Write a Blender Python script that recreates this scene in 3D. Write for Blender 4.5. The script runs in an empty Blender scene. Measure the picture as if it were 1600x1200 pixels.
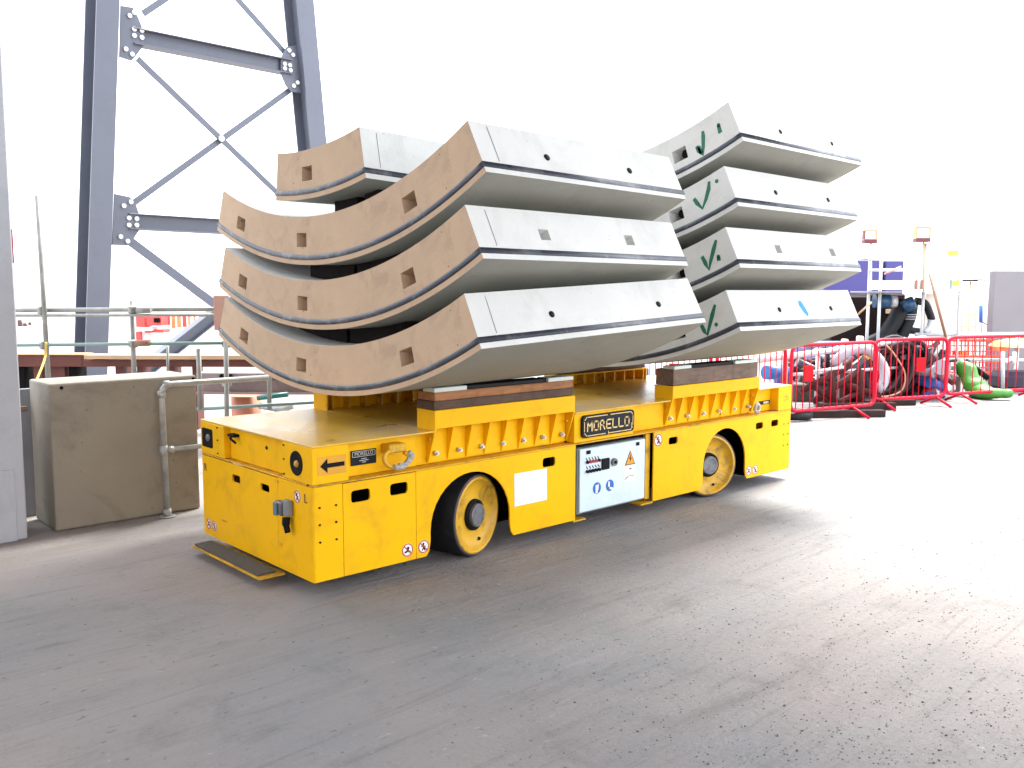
import bpy, bmesh, math, random
from mathutils import Vector, Matrix
R = math.radians
random.seed(7)
sc = bpy.context.scene
COL = sc.collection

# ------------------------------------------------------------------ camera
F, PITCH, ROLL, YAW, CX, CY, CH = 1421.28, 0.1030, 0.0024, 0.8296, -2.6226, -4.5614, 1.8
fw = Vector((math.cos(YAW)*math.cos(PITCH), math.sin(YAW)*math.cos(PITCH), -math.sin(PITCH)))
r_ = fw.cross(Vector((0, 0, 1))).normalized()
u_ = r_.cross(fw)
rt = math.cos(ROLL)*r_ + math.sin(ROLL)*u_
up = -math.sin(ROLL)*r_ + math.cos(ROLL)*u_
cam = bpy.data.objects.new('camera', bpy.data.cameras.new('camera'))
COL.objects.link(cam)
cam.matrix_world = Matrix(((rt.x, up.x, -fw.x, CX), (rt.y, up.y, -fw.y, CY), (rt.z, up.z, -fw.z, CH), (0, 0, 0, 1)))
cam.data.sensor_width = 36.0
cam.data.lens = F/1600*36.0
cam.data.clip_end = 3000
cam.data.clip_start = 0.05
sc.camera = cam
EYE = Vector((CX, CY, CH))

# ------------------------------------------------------------------ sky, sun, exposure
SUN_EL, SUN_AZ = 60, 12          # azimuth in degrees from +X towards +Y
world = bpy.data.worlds.new('World'); sc.world = world; world.use_nodes = True
nt = world.node_tree; bg = nt.nodes['Background']
sky = nt.nodes.new('ShaderNodeTexSky'); sky.sky_type = 'NISHITA'; sky.sun_disc = False
sky.sun_elevation = R(SUN_EL); sky.sun_rotation = R(90-SUN_AZ)
sky.dust_density = 2.0; sky.air_density = 1.0; sky.ozone_density = 1.0
veil = nt.nodes.new('ShaderNodeMix'); veil.data_type = 'RGBA'; veil.inputs[0].default_value = 0.72      # thin white overcast in front of the blue
veil.inputs[7].default_value = (8.6, 8.9, 9.4, 1)
nt.links.new(sky.outputs[0], veil.inputs[6]); nt.links.new(veil.outputs[2], bg.inputs[0]); bg.inputs[1].default_value = 0.10
sd = bpy.data.lights.new('sun', 'SUN'); sd.energy = 2.0; sd.angle = R(20); sd.color = (1.0, 0.96, 0.9)
sun = bpy.data.objects.new('sun', sd); COL.objects.link(sun)
dv = Vector((math.cos(R(SUN_EL))*math.cos(R(SUN_AZ)), math.cos(R(SUN_EL))*math.sin(R(SUN_AZ)), math.sin(R(SUN_EL))))
sun.rotation_euler = (-dv).to_track_quat('-Z', 'Y').to_euler()
sun.location = (6, -6, 12)
sc.view_settings.view_transform = 'Standard'; sc.view_settings.look = 'None'
sc.view_settings.gamma = 1.0; sc.view_settings.use_curve_mapping = False
sc.view_settings.exposure = 2.5
sc.cycles.max_bounces = 8; sc.cycles.diffuse_bounces = 5

# ------------------------------------------------------------------ survey helpers (pixel of the 1600x1200 photo -> point in the place)
def ray(px, py): return fw + rt*((px-800)/F) - up*((py-600)/F)
def at(px, py, ax, v):
    d = ray(px, py); t = (v-EYE[ax])/d[ax]; return EYE + d*t
def atd(px, py, dist):
    d = ray(px, py); return EYE + d*dist
def atp(px, py, p0, n):
    d = ray(px, py); t = (p0-EYE).dot(n)/d.dot(n); return EYE + d*t

# ------------------------------------------------------------------ materials
MC = {}
def mat(name, col, rough=0.6, metal=0.0, var=0.12, scale=3.0, bump=0.0, bscale=60.0, dirt=None, dirt_amt=0.0, dirt_scale=6.0, spec=0.5, coat=0.0, stretch=None, pits=0.0, pit_scale=40, alpha=1.0, trans=0.0):
    if name in MC: return MC[name]
    m = bpy.data.materials.new(name); m.use_nodes = True
    n = m.node_tree.nodes; l = m.node_tree.links; b = n['Principled BSDF']
    tc = n.new('ShaderNodeTexCoord'); mp = n.new('ShaderNodeMapping'); l.new(tc.outputs['Object'], mp.inputs[0])
    if stretch: mp.inputs['Scale'].default_value = stretch
    ns = n.new('ShaderNodeTexNoise'); ns.inputs['Scale'].default_value = scale; ns.inputs['Detail'].default_value = 8; ns.inputs['Roughness'].default_value = 0.6
    l.new(mp.outputs[0], ns.inputs['Vector'])
    rp = n.new('ShaderNodeValToRGB')
    rp.color_ramp.elements[0].position = 0.3; rp.color_ramp.elements[1].position = 0.7
    lo = [c*(1-var) for c in col]; hi = [min(1, c*(1+var)) for c in col]
    rp.color_ramp.elements[0].color = (*lo, 1); rp.color_ramp.elements[1].color = (*hi, 1)
    l.new(ns.outputs[0], rp.inputs[0]); out = rp.outputs[0]
    def mix(fac_sock, a, colr):
        mx = n.new('ShaderNodeMix'); mx.data_type = 'RGBA'
        l.new(fac_sock, mx.inputs[0]); l.new(a, mx.inputs[6]); mx.inputs[7].default_value = (*colr, 1); return mx.outputs[2]
    def ramp(sock, p0, p1, v1):
        r = n.new('ShaderNodeMapRange'); r.inputs[1].default_value = p0; r.inputs[2].default_value = p1; r.inputs[3].default_value = 0; r.inputs[4].default_value = v1
        l.new(sock, r.inputs[0]); return r.outputs[0]
    if dirt:
        n2 = n.new('ShaderNodeTexNoise'); n2.inputs['Scale'].default_value = dirt_scale; n2.inputs['Detail'].default_value = 12; n2.inputs['Roughness'].default_value = 0.72
        n2.inputs['Distortion'].default_value = 0.6
        l.new(tc.outputs['Object'], n2.inputs['Vector'])
        out = mix(ramp(n2.outputs[0], 0.5, 0.68, dirt_amt), out, dirt)
    if pits:
        v = n.new('ShaderNodeTexVoronoi'); v.inputs['Scale'].default_value = pit_scale; v.inputs['Randomness'].default_value = 1
        l.new(tc.outputs['Object'], v.inputs['Vector'])
        n3 = n.new('ShaderNodeTexNoise'); n3.inputs['Scale'].default_value = 2.3; n3.inputs['Detail'].default_value = 3
        l.new(tc.outputs['Object'], n3.inputs['Vector'])
        a = n.new('ShaderNodeMath'); a.operation = 'MULTIPLY'
        s1 = ramp(v.outputs['Distance'], 0.10, 0.07, 1.0); s2 = ramp(n3.outputs[0], 0.52, 0.6, pits)
        l.new(s1, a.inputs[0]); l.new(s2, a.inputs[1])
        out = mix(a.outputs[0], out, [c*0.25 for c in col])
    l.new(out, b.inputs['Base Color'])
    b.inputs['Roughness'].default_value = rough
    rr = n.new('ShaderNodeMapRange'); rr.inputs[3].default_value = max(0.02, rough-0.1); rr.inputs[4].default_value = min(1, rough+0.12)
    l.new(ns.outputs[0], rr.inputs[0]); l.new(rr.outputs[0], b.inputs['Roughness'])
    b.inputs['Metallic'].default_value = metal; b.inputs['Specular IOR Level'].default_value = spec
    b.inputs['Coat Weight'].default_value = coat; b.inputs['Coat Roughness'].default_value = 0.15
    if bump:
        nb = n.new('ShaderNodeTexNoise'); nb.inputs['Scale'].default_value = bscale; nb.inputs['Detail'].default_value = 6
        l.new(mp.outputs[0], nb.inputs['Vector'])
        bp = n.new('ShaderNodeBump'); bp.inputs['Strength'].default_value = bump; bp.inputs['Distance'].default_value = 0.01
        l.new(nb.outputs[0], bp.inputs['Height']); l.new(bp.outputs[0], b.inputs['Normal'])
    if trans: b.inputs['Transmission Weight'].default_value = trans
    if alpha < 1: b.inputs['Alpha'].default_value = alpha
    MC[name] = m; return m

YEL = mat('yellow_paint', (0.86, 0.46, 0.003), 0.40, var=0.04, scale=2.0, bump=0.05, bscale=180, dirt=(0.52, 0.26, 0.02), dirt_amt=0.45, dirt_scale=3.5, coat=0.0, spec=0.13)
YELD = mat('yellow_deck_paint', (0.70, 0.42, 0.05), 0.3, var=0.16, scale=5.0, bump=0.08, bscale=90, dirt=(0.42, 0.34, 0.2), dirt_amt=0.6, dirt_scale=2.2, coat=0.0, spec=0.5)
YELW = mat('yellow_worn_paint', (0.66, 0.36, 0.012), 0.42, var=0.1, scale=6, bump=0.1, bscale=120, dirt=(0.16, 0.09, 0.03), dirt_amt=0.85, dirt_scale=7)
BLK = mat('black_paint', (0.004, 0.004, 0.005), 0.6, var=0.3, spec=0.15)
VOID = mat('dark_inside', (0.006, 0.005, 0.005), 0.9, var=0.2, spec=0.1)
RUB = mat('tyre_rubber', (0.009, 0.010, 0.012), 0.6, var=0.3, scale=8, bump=0.25, bscale=25, dirt=(0.035, 0.033, 0.03), dirt_amt=0.4, dirt_scale=5, spec=0.25)
TYE = mat('tyre_edge', (0.07, 0.05, 0.055), 0.7, var=0.3, scale=8)
GREYST = mat('hub_steel', (0.17, 0.17, 0.18), 0.45, metal=0.5, var=0.3, scale=18, bump=0.3, bscale=60)
ZINC = mat('zinc_bolt', (0.6, 0.6, 0.58), 0.35, metal=0.6, var=0.2, scale=30)
CABW = mat('cabinet_paint', (0.62, 0.72, 0.76), 0.3, var=0.04, scale=3, dirt=(0.4, 0.45, 0.45), dirt_amt=0.3, dirt_scale=5)
PAPER = mat('paper_sheet', (0.85, 0.86, 0.9), 0.5, var=0.03, bump=0.15, bscale=14)
STW = mat('sticker_white', (0.8, 0.78, 0.76), 0.5, var=0.05)
STR = mat('sticker_red', (0.42, 0.02, 0.02), 0.5, var=0.1)
STB = mat('sticker_blue', (0.01, 0.12, 0.45), 0.4, var=0.1)
STO = mat('sticker_orange', (0.85, 0.3, 0.01), 0.5, var=0.08)
NAVY = mat('nameplate_navy', (0.006, 0.010, 0.015), 0.5, var=0.15, scale=20, spec=0.2)
GOLD = mat('brass_letter', (0.78, 0.55, 0.22), 0.45, var=0.1, scale=20)
DIRTW = mat('faded_letter', (0.5, 0.5, 0.45), 0.5, var=0.2, scale=20)
GRIP = mat('grip_rubber', (0.085, 0.08, 0.075), 0.85, var=0.2, scale=30, bump=0.8, bscale=200)
CON = mat('pale_concrete', (0.60, 0.60, 0.57), 0.75, var=0.06, scale=2.0, bump=0.15, bscale=45, dirt=(0.40, 0.40, 0.37), dirt_amt=0.4, dirt_scale=2.6, pits=0.7, pit_scale=22)
CON_WARMLIT = mat('warmlit_concrete', (0.50, 0.36, 0.24), 0.8, var=0.09, scale=2.2, bump=0.18, bscale=45, dirt=(0.27, 0.20, 0.14), dirt_amt=0.45, dirt_scale=4.0, pits=1.0, pit_scale=14)  # warm light on the front stack's near faces, put into the concrete colour
CON_SHADE = mat('shaded_underside_concrete', (0.29, 0.29, 0.25), 0.75, var=0.08, scale=1.5, bump=0.12, bscale=45, dirt=(0.22, 0.215, 0.18), dirt_amt=0.5, dirt_scale=2.2, pits=0.7, pit_scale=20)  # shade on the curved undersides, put into a darker concrete colour
GASK = mat('rubber_gasket', (0.028, 0.034, 0.05), 0.4, var=0.25, scale=12, bump=0.2, bscale=50, dirt=(0.30, 0.31, 0.32), dirt_amt=0.55, dirt_scale=3.5)
GREEN = mat('green_spray', (0.004, 0.12, 0.06), 0.6, var=0.25, scale=20)
BLUEP = mat('blue_spray', (0.0, 0.25, 0.75), 0.6, var=0.2, scale=12)
def wood(name, c, v=0.3):
    return mat(name, c, 0.75, var=v, scale=4, bump=0.4, bscale=40, stretch=(1.0, 9.0, 9.0), dirt=[x*0.35 for x in c], dirt_amt=0.7, dirt_scale=7)
WOOD = wood('timber', (0.36, 0.155, 0.06)); WOODD = wood('dark_timber', (0.10, 0.055, 0.035)); WOODG = wood('grey_timber', (0.17, 0.11, 0.08))
PACK = wood('packer_timber', (0.013, 0.010, 0.009)); PACK.node_tree.nodes['Principled BSDF'].inputs['Specular IOR Level'].default_value = 0.15
PAD = mat('white_pad', (0.62, 0.68, 0.62), 0.6, var=0.1)
STEEL = mat('grey_painted_steel', (0.108, 0.118, 0.150), 0.45, var=0.08, scale=1.2, bump=0.05, bscale=40, dirt=(0.09, 0.09, 0.12), dirt_amt=0.4, dirt_scale=2)
GALV = mat('galvanised_tube', (0.36, 0.37, 0.36), 0.4, metal=0.35, var=0.25, scale=9, bump=0.1)
ROSE = mat('rope', (0.5, 0.38, 0.22), 0.9, var=0.3, scale=60, bump=0.6, bscale=150)
REDP = mat('red_barrier_paint', (0.52, 0.004, 0.028), 0.5, var=0.12, scale=6, dirt=(0.35, 0.02, 0.03), dirt_amt=0.4, spec=0.2)

# ------------------------------------------------------------------ object helpers
def tag(o, label=None, cat=None, group=None, kind=None):
    if label: o['label'] = label
    if cat: o['category'] = cat
    if group: o['group'] = group
    if kind: o['kind'] = kind
    return o
def thing(name, loc, label, cat, group=None):
    o = bpy.data.objects.new(name, None); COL.objects.link(o); o.location = loc
    o.empty_display_size = 0.2
    return tag(o, label, cat, group)
def root_loc(o):
    v = Vector((0, 0, 0))
    while o is not None: v += o.location; o = o.parent
    return v
def link(name, bm, m, parent=None, label=None, smooth=None, origin=None):
    me = bpy.data.meshes.new(name)
    off = root_loc(parent) if parent else (Vector(origin) if origin is not None else Vector((0, 0, 0)))
    bmesh.ops.translate(bm, verts=bm.verts, vec=-off)
    bm.normal_update()
    if smooth is not None:
        for f in bm.faces: f.smooth = smooth
    bm.to_mesh(me); bm.free()
    for mm in (m if isinstance(m, (list, tuple)) else [m]): me.materials.append(mm)
    o = bpy.data.objects.new(name, me); COL.objects.link(o)
    if parent: o.parent = parent
    elif origin is not None: o.location = origin
    if label: o['label'] = label
    return o
def quad(bm, pts, mi=0):
    f = bm.faces.new([bm.verts.new(p) for p in pts]); f.material_index = mi; return f
def box(bm, a, b, bev=0.0, mi=0, M=None, seg=1):
    t = bmesh.new()
    bmesh.ops.create_cube(t, size=1.0)
    lo = Vector([min(a[i], b[i]) for i in range(3)]); hi = Vector([max(a[i], b[i]) for i in range(3)])
    for v in t.verts: v.co = Vector([lo[i]+(v.co[i]+0.5)*(hi[i]-lo[i]) for i in range(3)])
    if bev > 0: bmesh.ops.bevel(t, geom=t.edges[:], offset=min(bev, 0.45*min(hi-lo)), segments=seg, affect='EDGES', profile=0.5)
    if M is not None: bmesh.ops.transform(t, matrix=M, verts=t.verts)
    join(bm, t, mi); return bm
def join(bm, t, mi=None):
    vm = [bm.verts.new(v.co) for v in t.verts]; t.verts.index_update()
    for f in t.faces:
        try:
            nf = bm.faces.new([vm[v.index] for v in f.verts]); nf.smooth = f.smooth; nf.material_index = f.material_index if mi is None else mi
        except ValueError: pass
    t.free()
def frame(d):
    d = d.normalized(); a = Vector((0, 0, 1)) if abs(d.z) < 0.9 else Vector((1, 0, 0))
    x = d.cross(a).normalized(); y = d.cross(x).normalized(); return x, y
def tube(bm, pts, r, n=10, mi=0, closed=False, cap=True):
    pts = [Vector(p) for p in pts]; N = len(pts); rings = []
    x = None
    for i, p in enumerate(pts):
        if closed: d = pts[(i+1) % N]-pts[i-1]
        else: d = pts[min(i+1, N-1)]-pts[max(i-1, 0)]
        d.normalize()
        if x is None: x, y = frame(d)
        else:
            x = (x-d*x.dot(d)).normalized(); y = d.cross(x)
        rr = r[i] if isinstance(r, (list, tuple)) else r
        rings.append([bm.verts.new(p+x*math.cos(2*math.pi*k/n)*rr+y*math.sin(2*math.pi*k/n)*rr) for k in range(n)])
    M = N if closed else N-1
    for i in range(M):
        A, B = rings[i], rings[(i+1) % N]
        for k in range(n):
            f = bm.faces.new((A[k], A[(k+1) % n], B[(k+1) % n], B[k])); f.smooth = True; f.material_index = mi
    if cap and not closed:
        for A in (rings[0][::-1], rings[-1]):
            f = bm.faces.new(A); f.material_index = mi
    return bm
def cyl(bm, p0, p1, r, n=16, mi=0, r1=None): return tube(bm, [p0, p1], [r, r if r1 is None else r1], n, mi)
def rnd_path(pts, rad, seg=5, closed=False):
    pts = [Vector(p) for p in pts]; out = []; N = len(pts)
    for i, p in enumerate(pts):
        if not closed and i in (0, N-1): out.append(p); continue
        a = (pts[i-1]-p); b = (pts[(i+1) % N]-p); rr = min(rad, a.length*0.45, b.length*0.45)
        A = p+a.normalized()*rr; B = p+b.normalized()*rr
        for k in range(seg+1):
            t = k/seg; out.append(A*(1-t)**2+p*2*t*(1-t)+B*t*t)
    return out
def curve(pts, n=40):
    pts = [Vector(p) for p in pts]; P = [pts[0]*2-pts[1]]+pts+[pts[-1]*2-pts[-2]]; out = []
    m = len(pts)-1
    for i in range(m):
        k = max(2, n//m)
        for j in range(k):
            t = j/k; a, b, c, d = P[i:i+4]
            out.append(0.5*((2*b)+(c-a)*t+(2*a-5*b+4*c-d)*t*t+(3*b-a-3*c+d)*t**3))
    out.append(pts[-1]); return out
def lathe(bm, prof, c, axis, n=48, mi=0, smooth=True):
    axis = Vector(axis).normalized(); x, y = frame(axis); rings = []
    for (r, h) in prof:
        rings.append([bm.verts.new(Vector(c)+axis*h+(x*math.cos(2*math.pi*k/n)+y*math.sin(2*math.pi*k/n))*r) for k in range(n)] if r > 1e-6 else [bm.verts.new(Vector(c)+axis*h)])
    for A, B in zip(rings, rings[1:]):
        for k in range(n):
            if len(A) == 1 and len(B) == 1: continue
            if len(A) == 1: vs = (A[0], B[(k+1) % n], B[k])
            elif len(B) == 1: vs = (A[k], A[(k+1) % n], B[0])
            else: vs = (A[k], A[(k+1) % n], B[(k+1) % n], B[k])
            f = bm.faces.new(vs); f.smooth = smooth; f.material_index = mi
    return bm
def plate(bm, loops, o, ux, uy, th, mi=0):
    """flat plate with holes: loops in 2-D (first outer), o origin, ux/uy axes; thickness th along -(ux x uy)"""
    o = Vector(o); ux = Vector(ux); uy = Vector(uy); nrm = ux.cross(uy).normalized()
    t = bmesh.new(); edges = []
    for lp in loops:
        vs = [t.verts.new(o+ux*p[0]+uy*p[1]) for p in lp]
        for i in range(len(vs)): edges.append(t.edges.new((vs[i], vs[(i+1) % len(vs)])))
    bmesh.ops.triangle_fill(t, use_beauty=True, use_dissolve=False, edges=edges, normal=nrm)
    if th:
        g = bmesh.ops.extrude_face_region(t, geom=t.faces[:])
        vs = [e for e in g['geom'] if isinstance(e, bmesh.types.BMVert)]
        bmesh.ops.translate(t, verts=vs, vec=-nrm*th)
        bmesh.ops.recalc_face_normals(t, faces=t.faces[:])
    join(bm, t, mi); return bm
def rrect(x0, y0, x1, y1, r, k=3):
    out = []
    for cx, cy, a in ((x1-r, y1-r, 0), (x0+r, y1-r, 90), (x0+r, y0+r, 180), (x1-r, y0+r, 270)):
        for i in range(k+1):
            t = R(a+90*i/k); out.append((cx+r*math.cos(t), cy+r*math.sin(t)))
    return out
def circ(cx, cy, r, n=20): return [(cx+r*math.cos(2*math.pi*i/n), cy+r*math.sin(2*math.pi*i/n)) for i in range(n)]
def strip(bm, pts, w, o, ux, uy, th, mi=0):
    for a, b in zip(pts, pts[1:]):
        a = Vector((a[0], a[1])); b = Vector((b[0], b[1])); d = (b-a).normalized(); nn = Vector((-d.y, d.x))*w/2; e = d*w/2
        q = [a-e-nn, b+e-nn, b+e+nn, a-e+nn]
        plate(bm, [[(v.x, v.y) for v in q]], o, ux, uy, th, mi)
    return bm
def text_mesh(s, size, o, ux, uy, th=0.0015):
    cu = bpy.data.curves.new('t', 'FONT'); cu.body = s; cu.size = size; cu.extrude = th/2; cu.align_x = 'CENTER'; cu.align_y = 'CENTER'; cu.resolution_u = 3
    ob = bpy.data.objects.new('t', cu); COL.objects.link(ob)
    dg = bpy.context.evaluated_depsgraph_get(); me = bpy.data.meshes.new_from_object(ob.evaluated_get(dg))
    bm = bmesh.new(); bm.from_mesh(me); bpy.data.objects.remove(ob); bpy.data.curves.remove(cu); bpy.data.meshes.remove(me)
    ux = Vector(ux).normalized(); uy = Vector(uy).normalized(); n = ux.cross(uy); o = Vector(o)
    for v in bm.verts: v.co = o+ux*v.co.x+uy*v.co.y+n*(v.co.z+th/2)
    return bm
SX, SZ = (1, 0, 0), (0, 0, 1)          # side face axes (normal -Y)
FY = (0, -1, 0)                        # front face: ux=-Y, uy=Z  (normal -X)

# ================================================================== THE SETTING
gmat = bpy.data.materials.new('yard_concrete'); gmat.use_nodes = True
def build_ground_mat(m):
    n = m.node_tree.nodes; l = m.node_tree.links; b = n['Principled BSDF']
    tc = n.new('ShaderNodeTexCoord')
    def noise(s, d=8, ro=0.6, vec=None, dist=0):
        x = n.new('ShaderNodeTexNoise'); x.inputs['Scale'].default_value = s; x.inputs['Detail'].default_value = d; x.inputs['Roughness'].default_value = ro; x.inputs['Distortion'].default_value = dist
        l.new(vec if vec else tc.outputs['Object'], x.inputs['Vector']); return x.outputs[0]
    def mr(s, a, b_, c=0, d=1):
        x = n.new('ShaderNodeMapRange'); x.inputs[1].default_value = a; x.inputs[2].default_value = b_; x.inputs[3].default_value = c; x.inputs[4].default_value = d
        l.new(s, x.inputs[0]); return x.outputs[0]
    def mix(f, a, c):
        x = n.new('ShaderNodeMix'); x.data_type = 'RGBA'; l.new(f, x.inputs[0])
        l.new(a, x.inputs[6]) if not isinstance(a, tuple) else setattr(x.inputs[6], 'default_value', (*a, 1))
        x.inputs[7].default_value = (*c, 1); return x.outputs[2]
    mp = n.new('ShaderNodeMapping'); mp.inputs['Rotation'].default_value = (0, 0, R(-14)); mp.inputs['Scale'].default_value = (0.35, 5.5, 1)
    l.new(tc.outputs['Object'], mp.inputs[0])
    big = mr(noise(0.35, 5), 0.35, 0.65)
    c = mix(big, (0.315, 0.268, 0.245), (0.215, 0.220, 0.224))
    c = mix(mr(noise(1.4, 9, 0.65, dist=0.8), 0.5, 0.72, 0, 0.55), c, (0.25, 0.235, 0.225))
    c = mix(mr(noise(1.1, 6, 0.6, vec=mp.outputs[0], dist=0.5), 0.50, 0.72, 0, 0.2), c, (0.12, 0.112, 0.108))
    c = mix(mr(noise(2.2, 4, 0.5, vec=mp.outputs[0], dist=0.3), 0.52, 0.75, 0, 0.3), c, (0.27, 0.262, 0.26))
    mp2 = n.new('ShaderNodeMapping'); mp2.inputs['Rotation'].default_value = (0, 0, R(-9)); mp2.inputs['Scale'].default_value = (0.8, 9, 1)
    l.new(tc.outputs['Object'], mp2.inputs[0])
    c = mix(mr(noise(1.6, 7, 0.7, vec=mp2.outputs[0], dist=0.9), 0.50, 0.70, 0, 0.5), c, (0.29, 0.275, 0.265))
    c = mix(mr(noise(1.1, 7, 0.7, vec=mp2.outputs[0], dist=1.1), 0.53, 0.68, 0, 0.32), c, (0.09, 0.085, 0.082))
    c = mix(mr(noise(6, 9, 0.75, dist=1.0), 0.52, 0.68, 0, 0.55), c, (0.27, 0.25, 0.235))
    c = mix(mr(noise(2.6, 10, 0.7, dist=0.4), 0.55, 0.68, 0, 0.32), c, (0.13, 0.12, 0.115))
    c = mix(mr(noise(110, 4, 0.8), 0.56, 0.66, 0, 0.45), c, (0.30, 0.285, 0.27))
    c = mix(mr(noise(38, 6, 0.75), 0.56, 0.72, 0, 0.4), c, (0.12, 0.11, 0.105))
    v = n.new('ShaderNodeTexVoronoi'); v.inputs['Scale'].default_value = 9; l.new(tc.outputs['Object'], v.inputs['Vector'])
    a = n.new('ShaderNodeMath'); a.operation = 'MULTIPLY'; l.new(mr(v.outputs['Distance'], 0.09, 0.05), a.inputs[0]); l.new(mr(noise(0.8, 3), 0.48, 0.56, 0, 0.8), a.inputs[1])
    c = mix(a.outputs[0], c, (0.07, 0.06, 0.055))
    mp3 = n.new('ShaderNodeMapping'); mp3.inputs['Rotation'].default_value = (0, 0, R(-25)); mp3.inputs['Scale'].default_value = (0.45, 1.0, 1)
    l.new(tc.outputs['Object'], mp3.inputs[0])
    c = mix(mr(noise(30, 5, 0.7, vec=mp3.outputs[0], dist=0.5), 0.63, 0.69, 0, 0.75), c, (0.055, 0.05, 0.048))
    c = mix(mr(noise(24, 5, 0.7, vec=mp3.outputs[0], dist=0.3), 0.36, 0.30, 0, 0.6), c, (0.40, 0.39, 0.38))
    l.new(c, b.inputs['Base Color'])
    l.new(mr(noise(1.3, 6), 0.3, 0.7, 0.72, 0.98), b.inputs['Roughness'])
    b.inputs['Specular IOR Level'].default_value = 0.3
    bp = n.new('ShaderNodeBump'); bp.inputs['Strength'].default_value = 0.8; bp.inputs['Distance'].default_value = 0.014
    add = n.new('ShaderNodeMath'); add.operation = 'ADD'; l.new(noise(26, 8, 0.7), add.inputs[0]); l.new(noise(3.2, 6, 0.6, vec=mp.outputs[0]), add.inputs[1])
    l.new(add.outputs[0], bp.inputs['Height']); l.new(bp.outputs[0], b.inputs['Normal'])
build_ground_mat(gmat)
bm = bmesh.new(); quad(bm, [(-400, -400, 0), (900, -400, 0), (900, 900, 0), (-400, 900, 0)])
tag(link('ground', bm, gmat), 'bare grey concrete yard floor, scuffed and dusty', None, None, 'structure')
del bpy.data.objects['ground']['label']

# loose grit: real small stones, too many to count
bm = bmesh.new(); rg = random.Random(3)
for i in range(7000):
    px = rg.uniform(150, 1600); py = rg.uniform(760, 1195)
    w = min(1, max(0.05, (px-600)/800))**1.5
    if rg.random() > w: continue
    p = at(px, py, 2, 0); s = rg.choice([0.0015, 0.002, 0.0025, 0.003, 0.004]) if rg.random() < .97 else 0.006
    if -0.2 < p.x < 5.3 and -0.1 < p.y < 1.6: continue
    t = bmesh.new(); bmesh.ops.create_icosphere(t, subdivisions=1, radius=s)
    for v_ in t.verts: v_.co = Vector((v_.co.x*rg.uniform(.7, 1.5), v_.co.y*rg.uniform(.7, 1.3), v_.co.z*rg.uniform(.4, .7)))+Vector((p.x, p.y, s*0.35))
    join(bm, t)
tag(link('grit', bm, mat('grit_stone', (0.10, 0.09, 0.085), 0.9, var=0.5, scale=3)), 'scattered small dark stones on the concrete floor', None, None, 'stuff')

# roof that shades this bay: steel deck on purlins, above and behind the camera
def roof():
    t = thing('canopy_roof', (0, 0, 8.6), 'steel shed roof shading the loading bay', 'roof')
    bm = bmesh.new(); box(bm, (-10.5, -14.5, 8.6), (6.8, 3.6, 8.75)); link('roof_sheet', bm, mat('roof_sheet_paint', (0.25, 0.24, 0.22), 0.6), t)
    for k in range(8):
        bm = bmesh.new(); x = -10.3+k*2.35; box(bm, (x, -14.4, 8.35), (x+0.12, 3.5, 8.597)); link('purlin', bm, STEEL, t)
roof()
def unseen_wall():  # out of view; added to dim and warm the light on front faces
    t = thing('unseen_wall', (-8, -4, 0), 'unseen low buff wall added behind the bay to dim and warm the front faces', 'wall')
    bm = bmesh.new(); box(bm, (-8.2, -13, 0), (-8, 1.5, 5.6)); link('cladding', bm, mat('added_wall_buff', (0.5, 0.34, 0.24), 0.8), t)
unseen_wall()

# left pillar
def pillar():
    t = thing('wall_pillar', (-1.2, 2.7, 0), 'pale grey flat steel clad pillar at the left edge of the bay', 'pillar')
    g = mat('pillar_paint', (0.42, 0.435, 0.47), 0.5, var=0.05, scale=1.0, bump=0.05, dirt=(0.24, 0.24, 0.26), dirt_amt=0.4, dirt_scale=1.5)
    bm = bmesh.new(); box(bm, (-2.6, 2.55, 0.0), (-0.86, 3.0, 8.3), 0.01); link('cladding', bm, g, t)
    bm = bmesh.new(); box(bm, (-2.62, 2.535, 0.0), (-0.93, 2.549, 0.52), 0.003); link('kick_plate', bm, g, t)
    e = at(23, 380, 1, 2.6)
    bm = bmesh.new(); box(bm, (-0.857, 2.62, 1.98), (-0.835, 2.66, 2.22), 0.003); link('bracket', bm, REDP, t, label='small red bracket on the pillar corner')
pillar()

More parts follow.
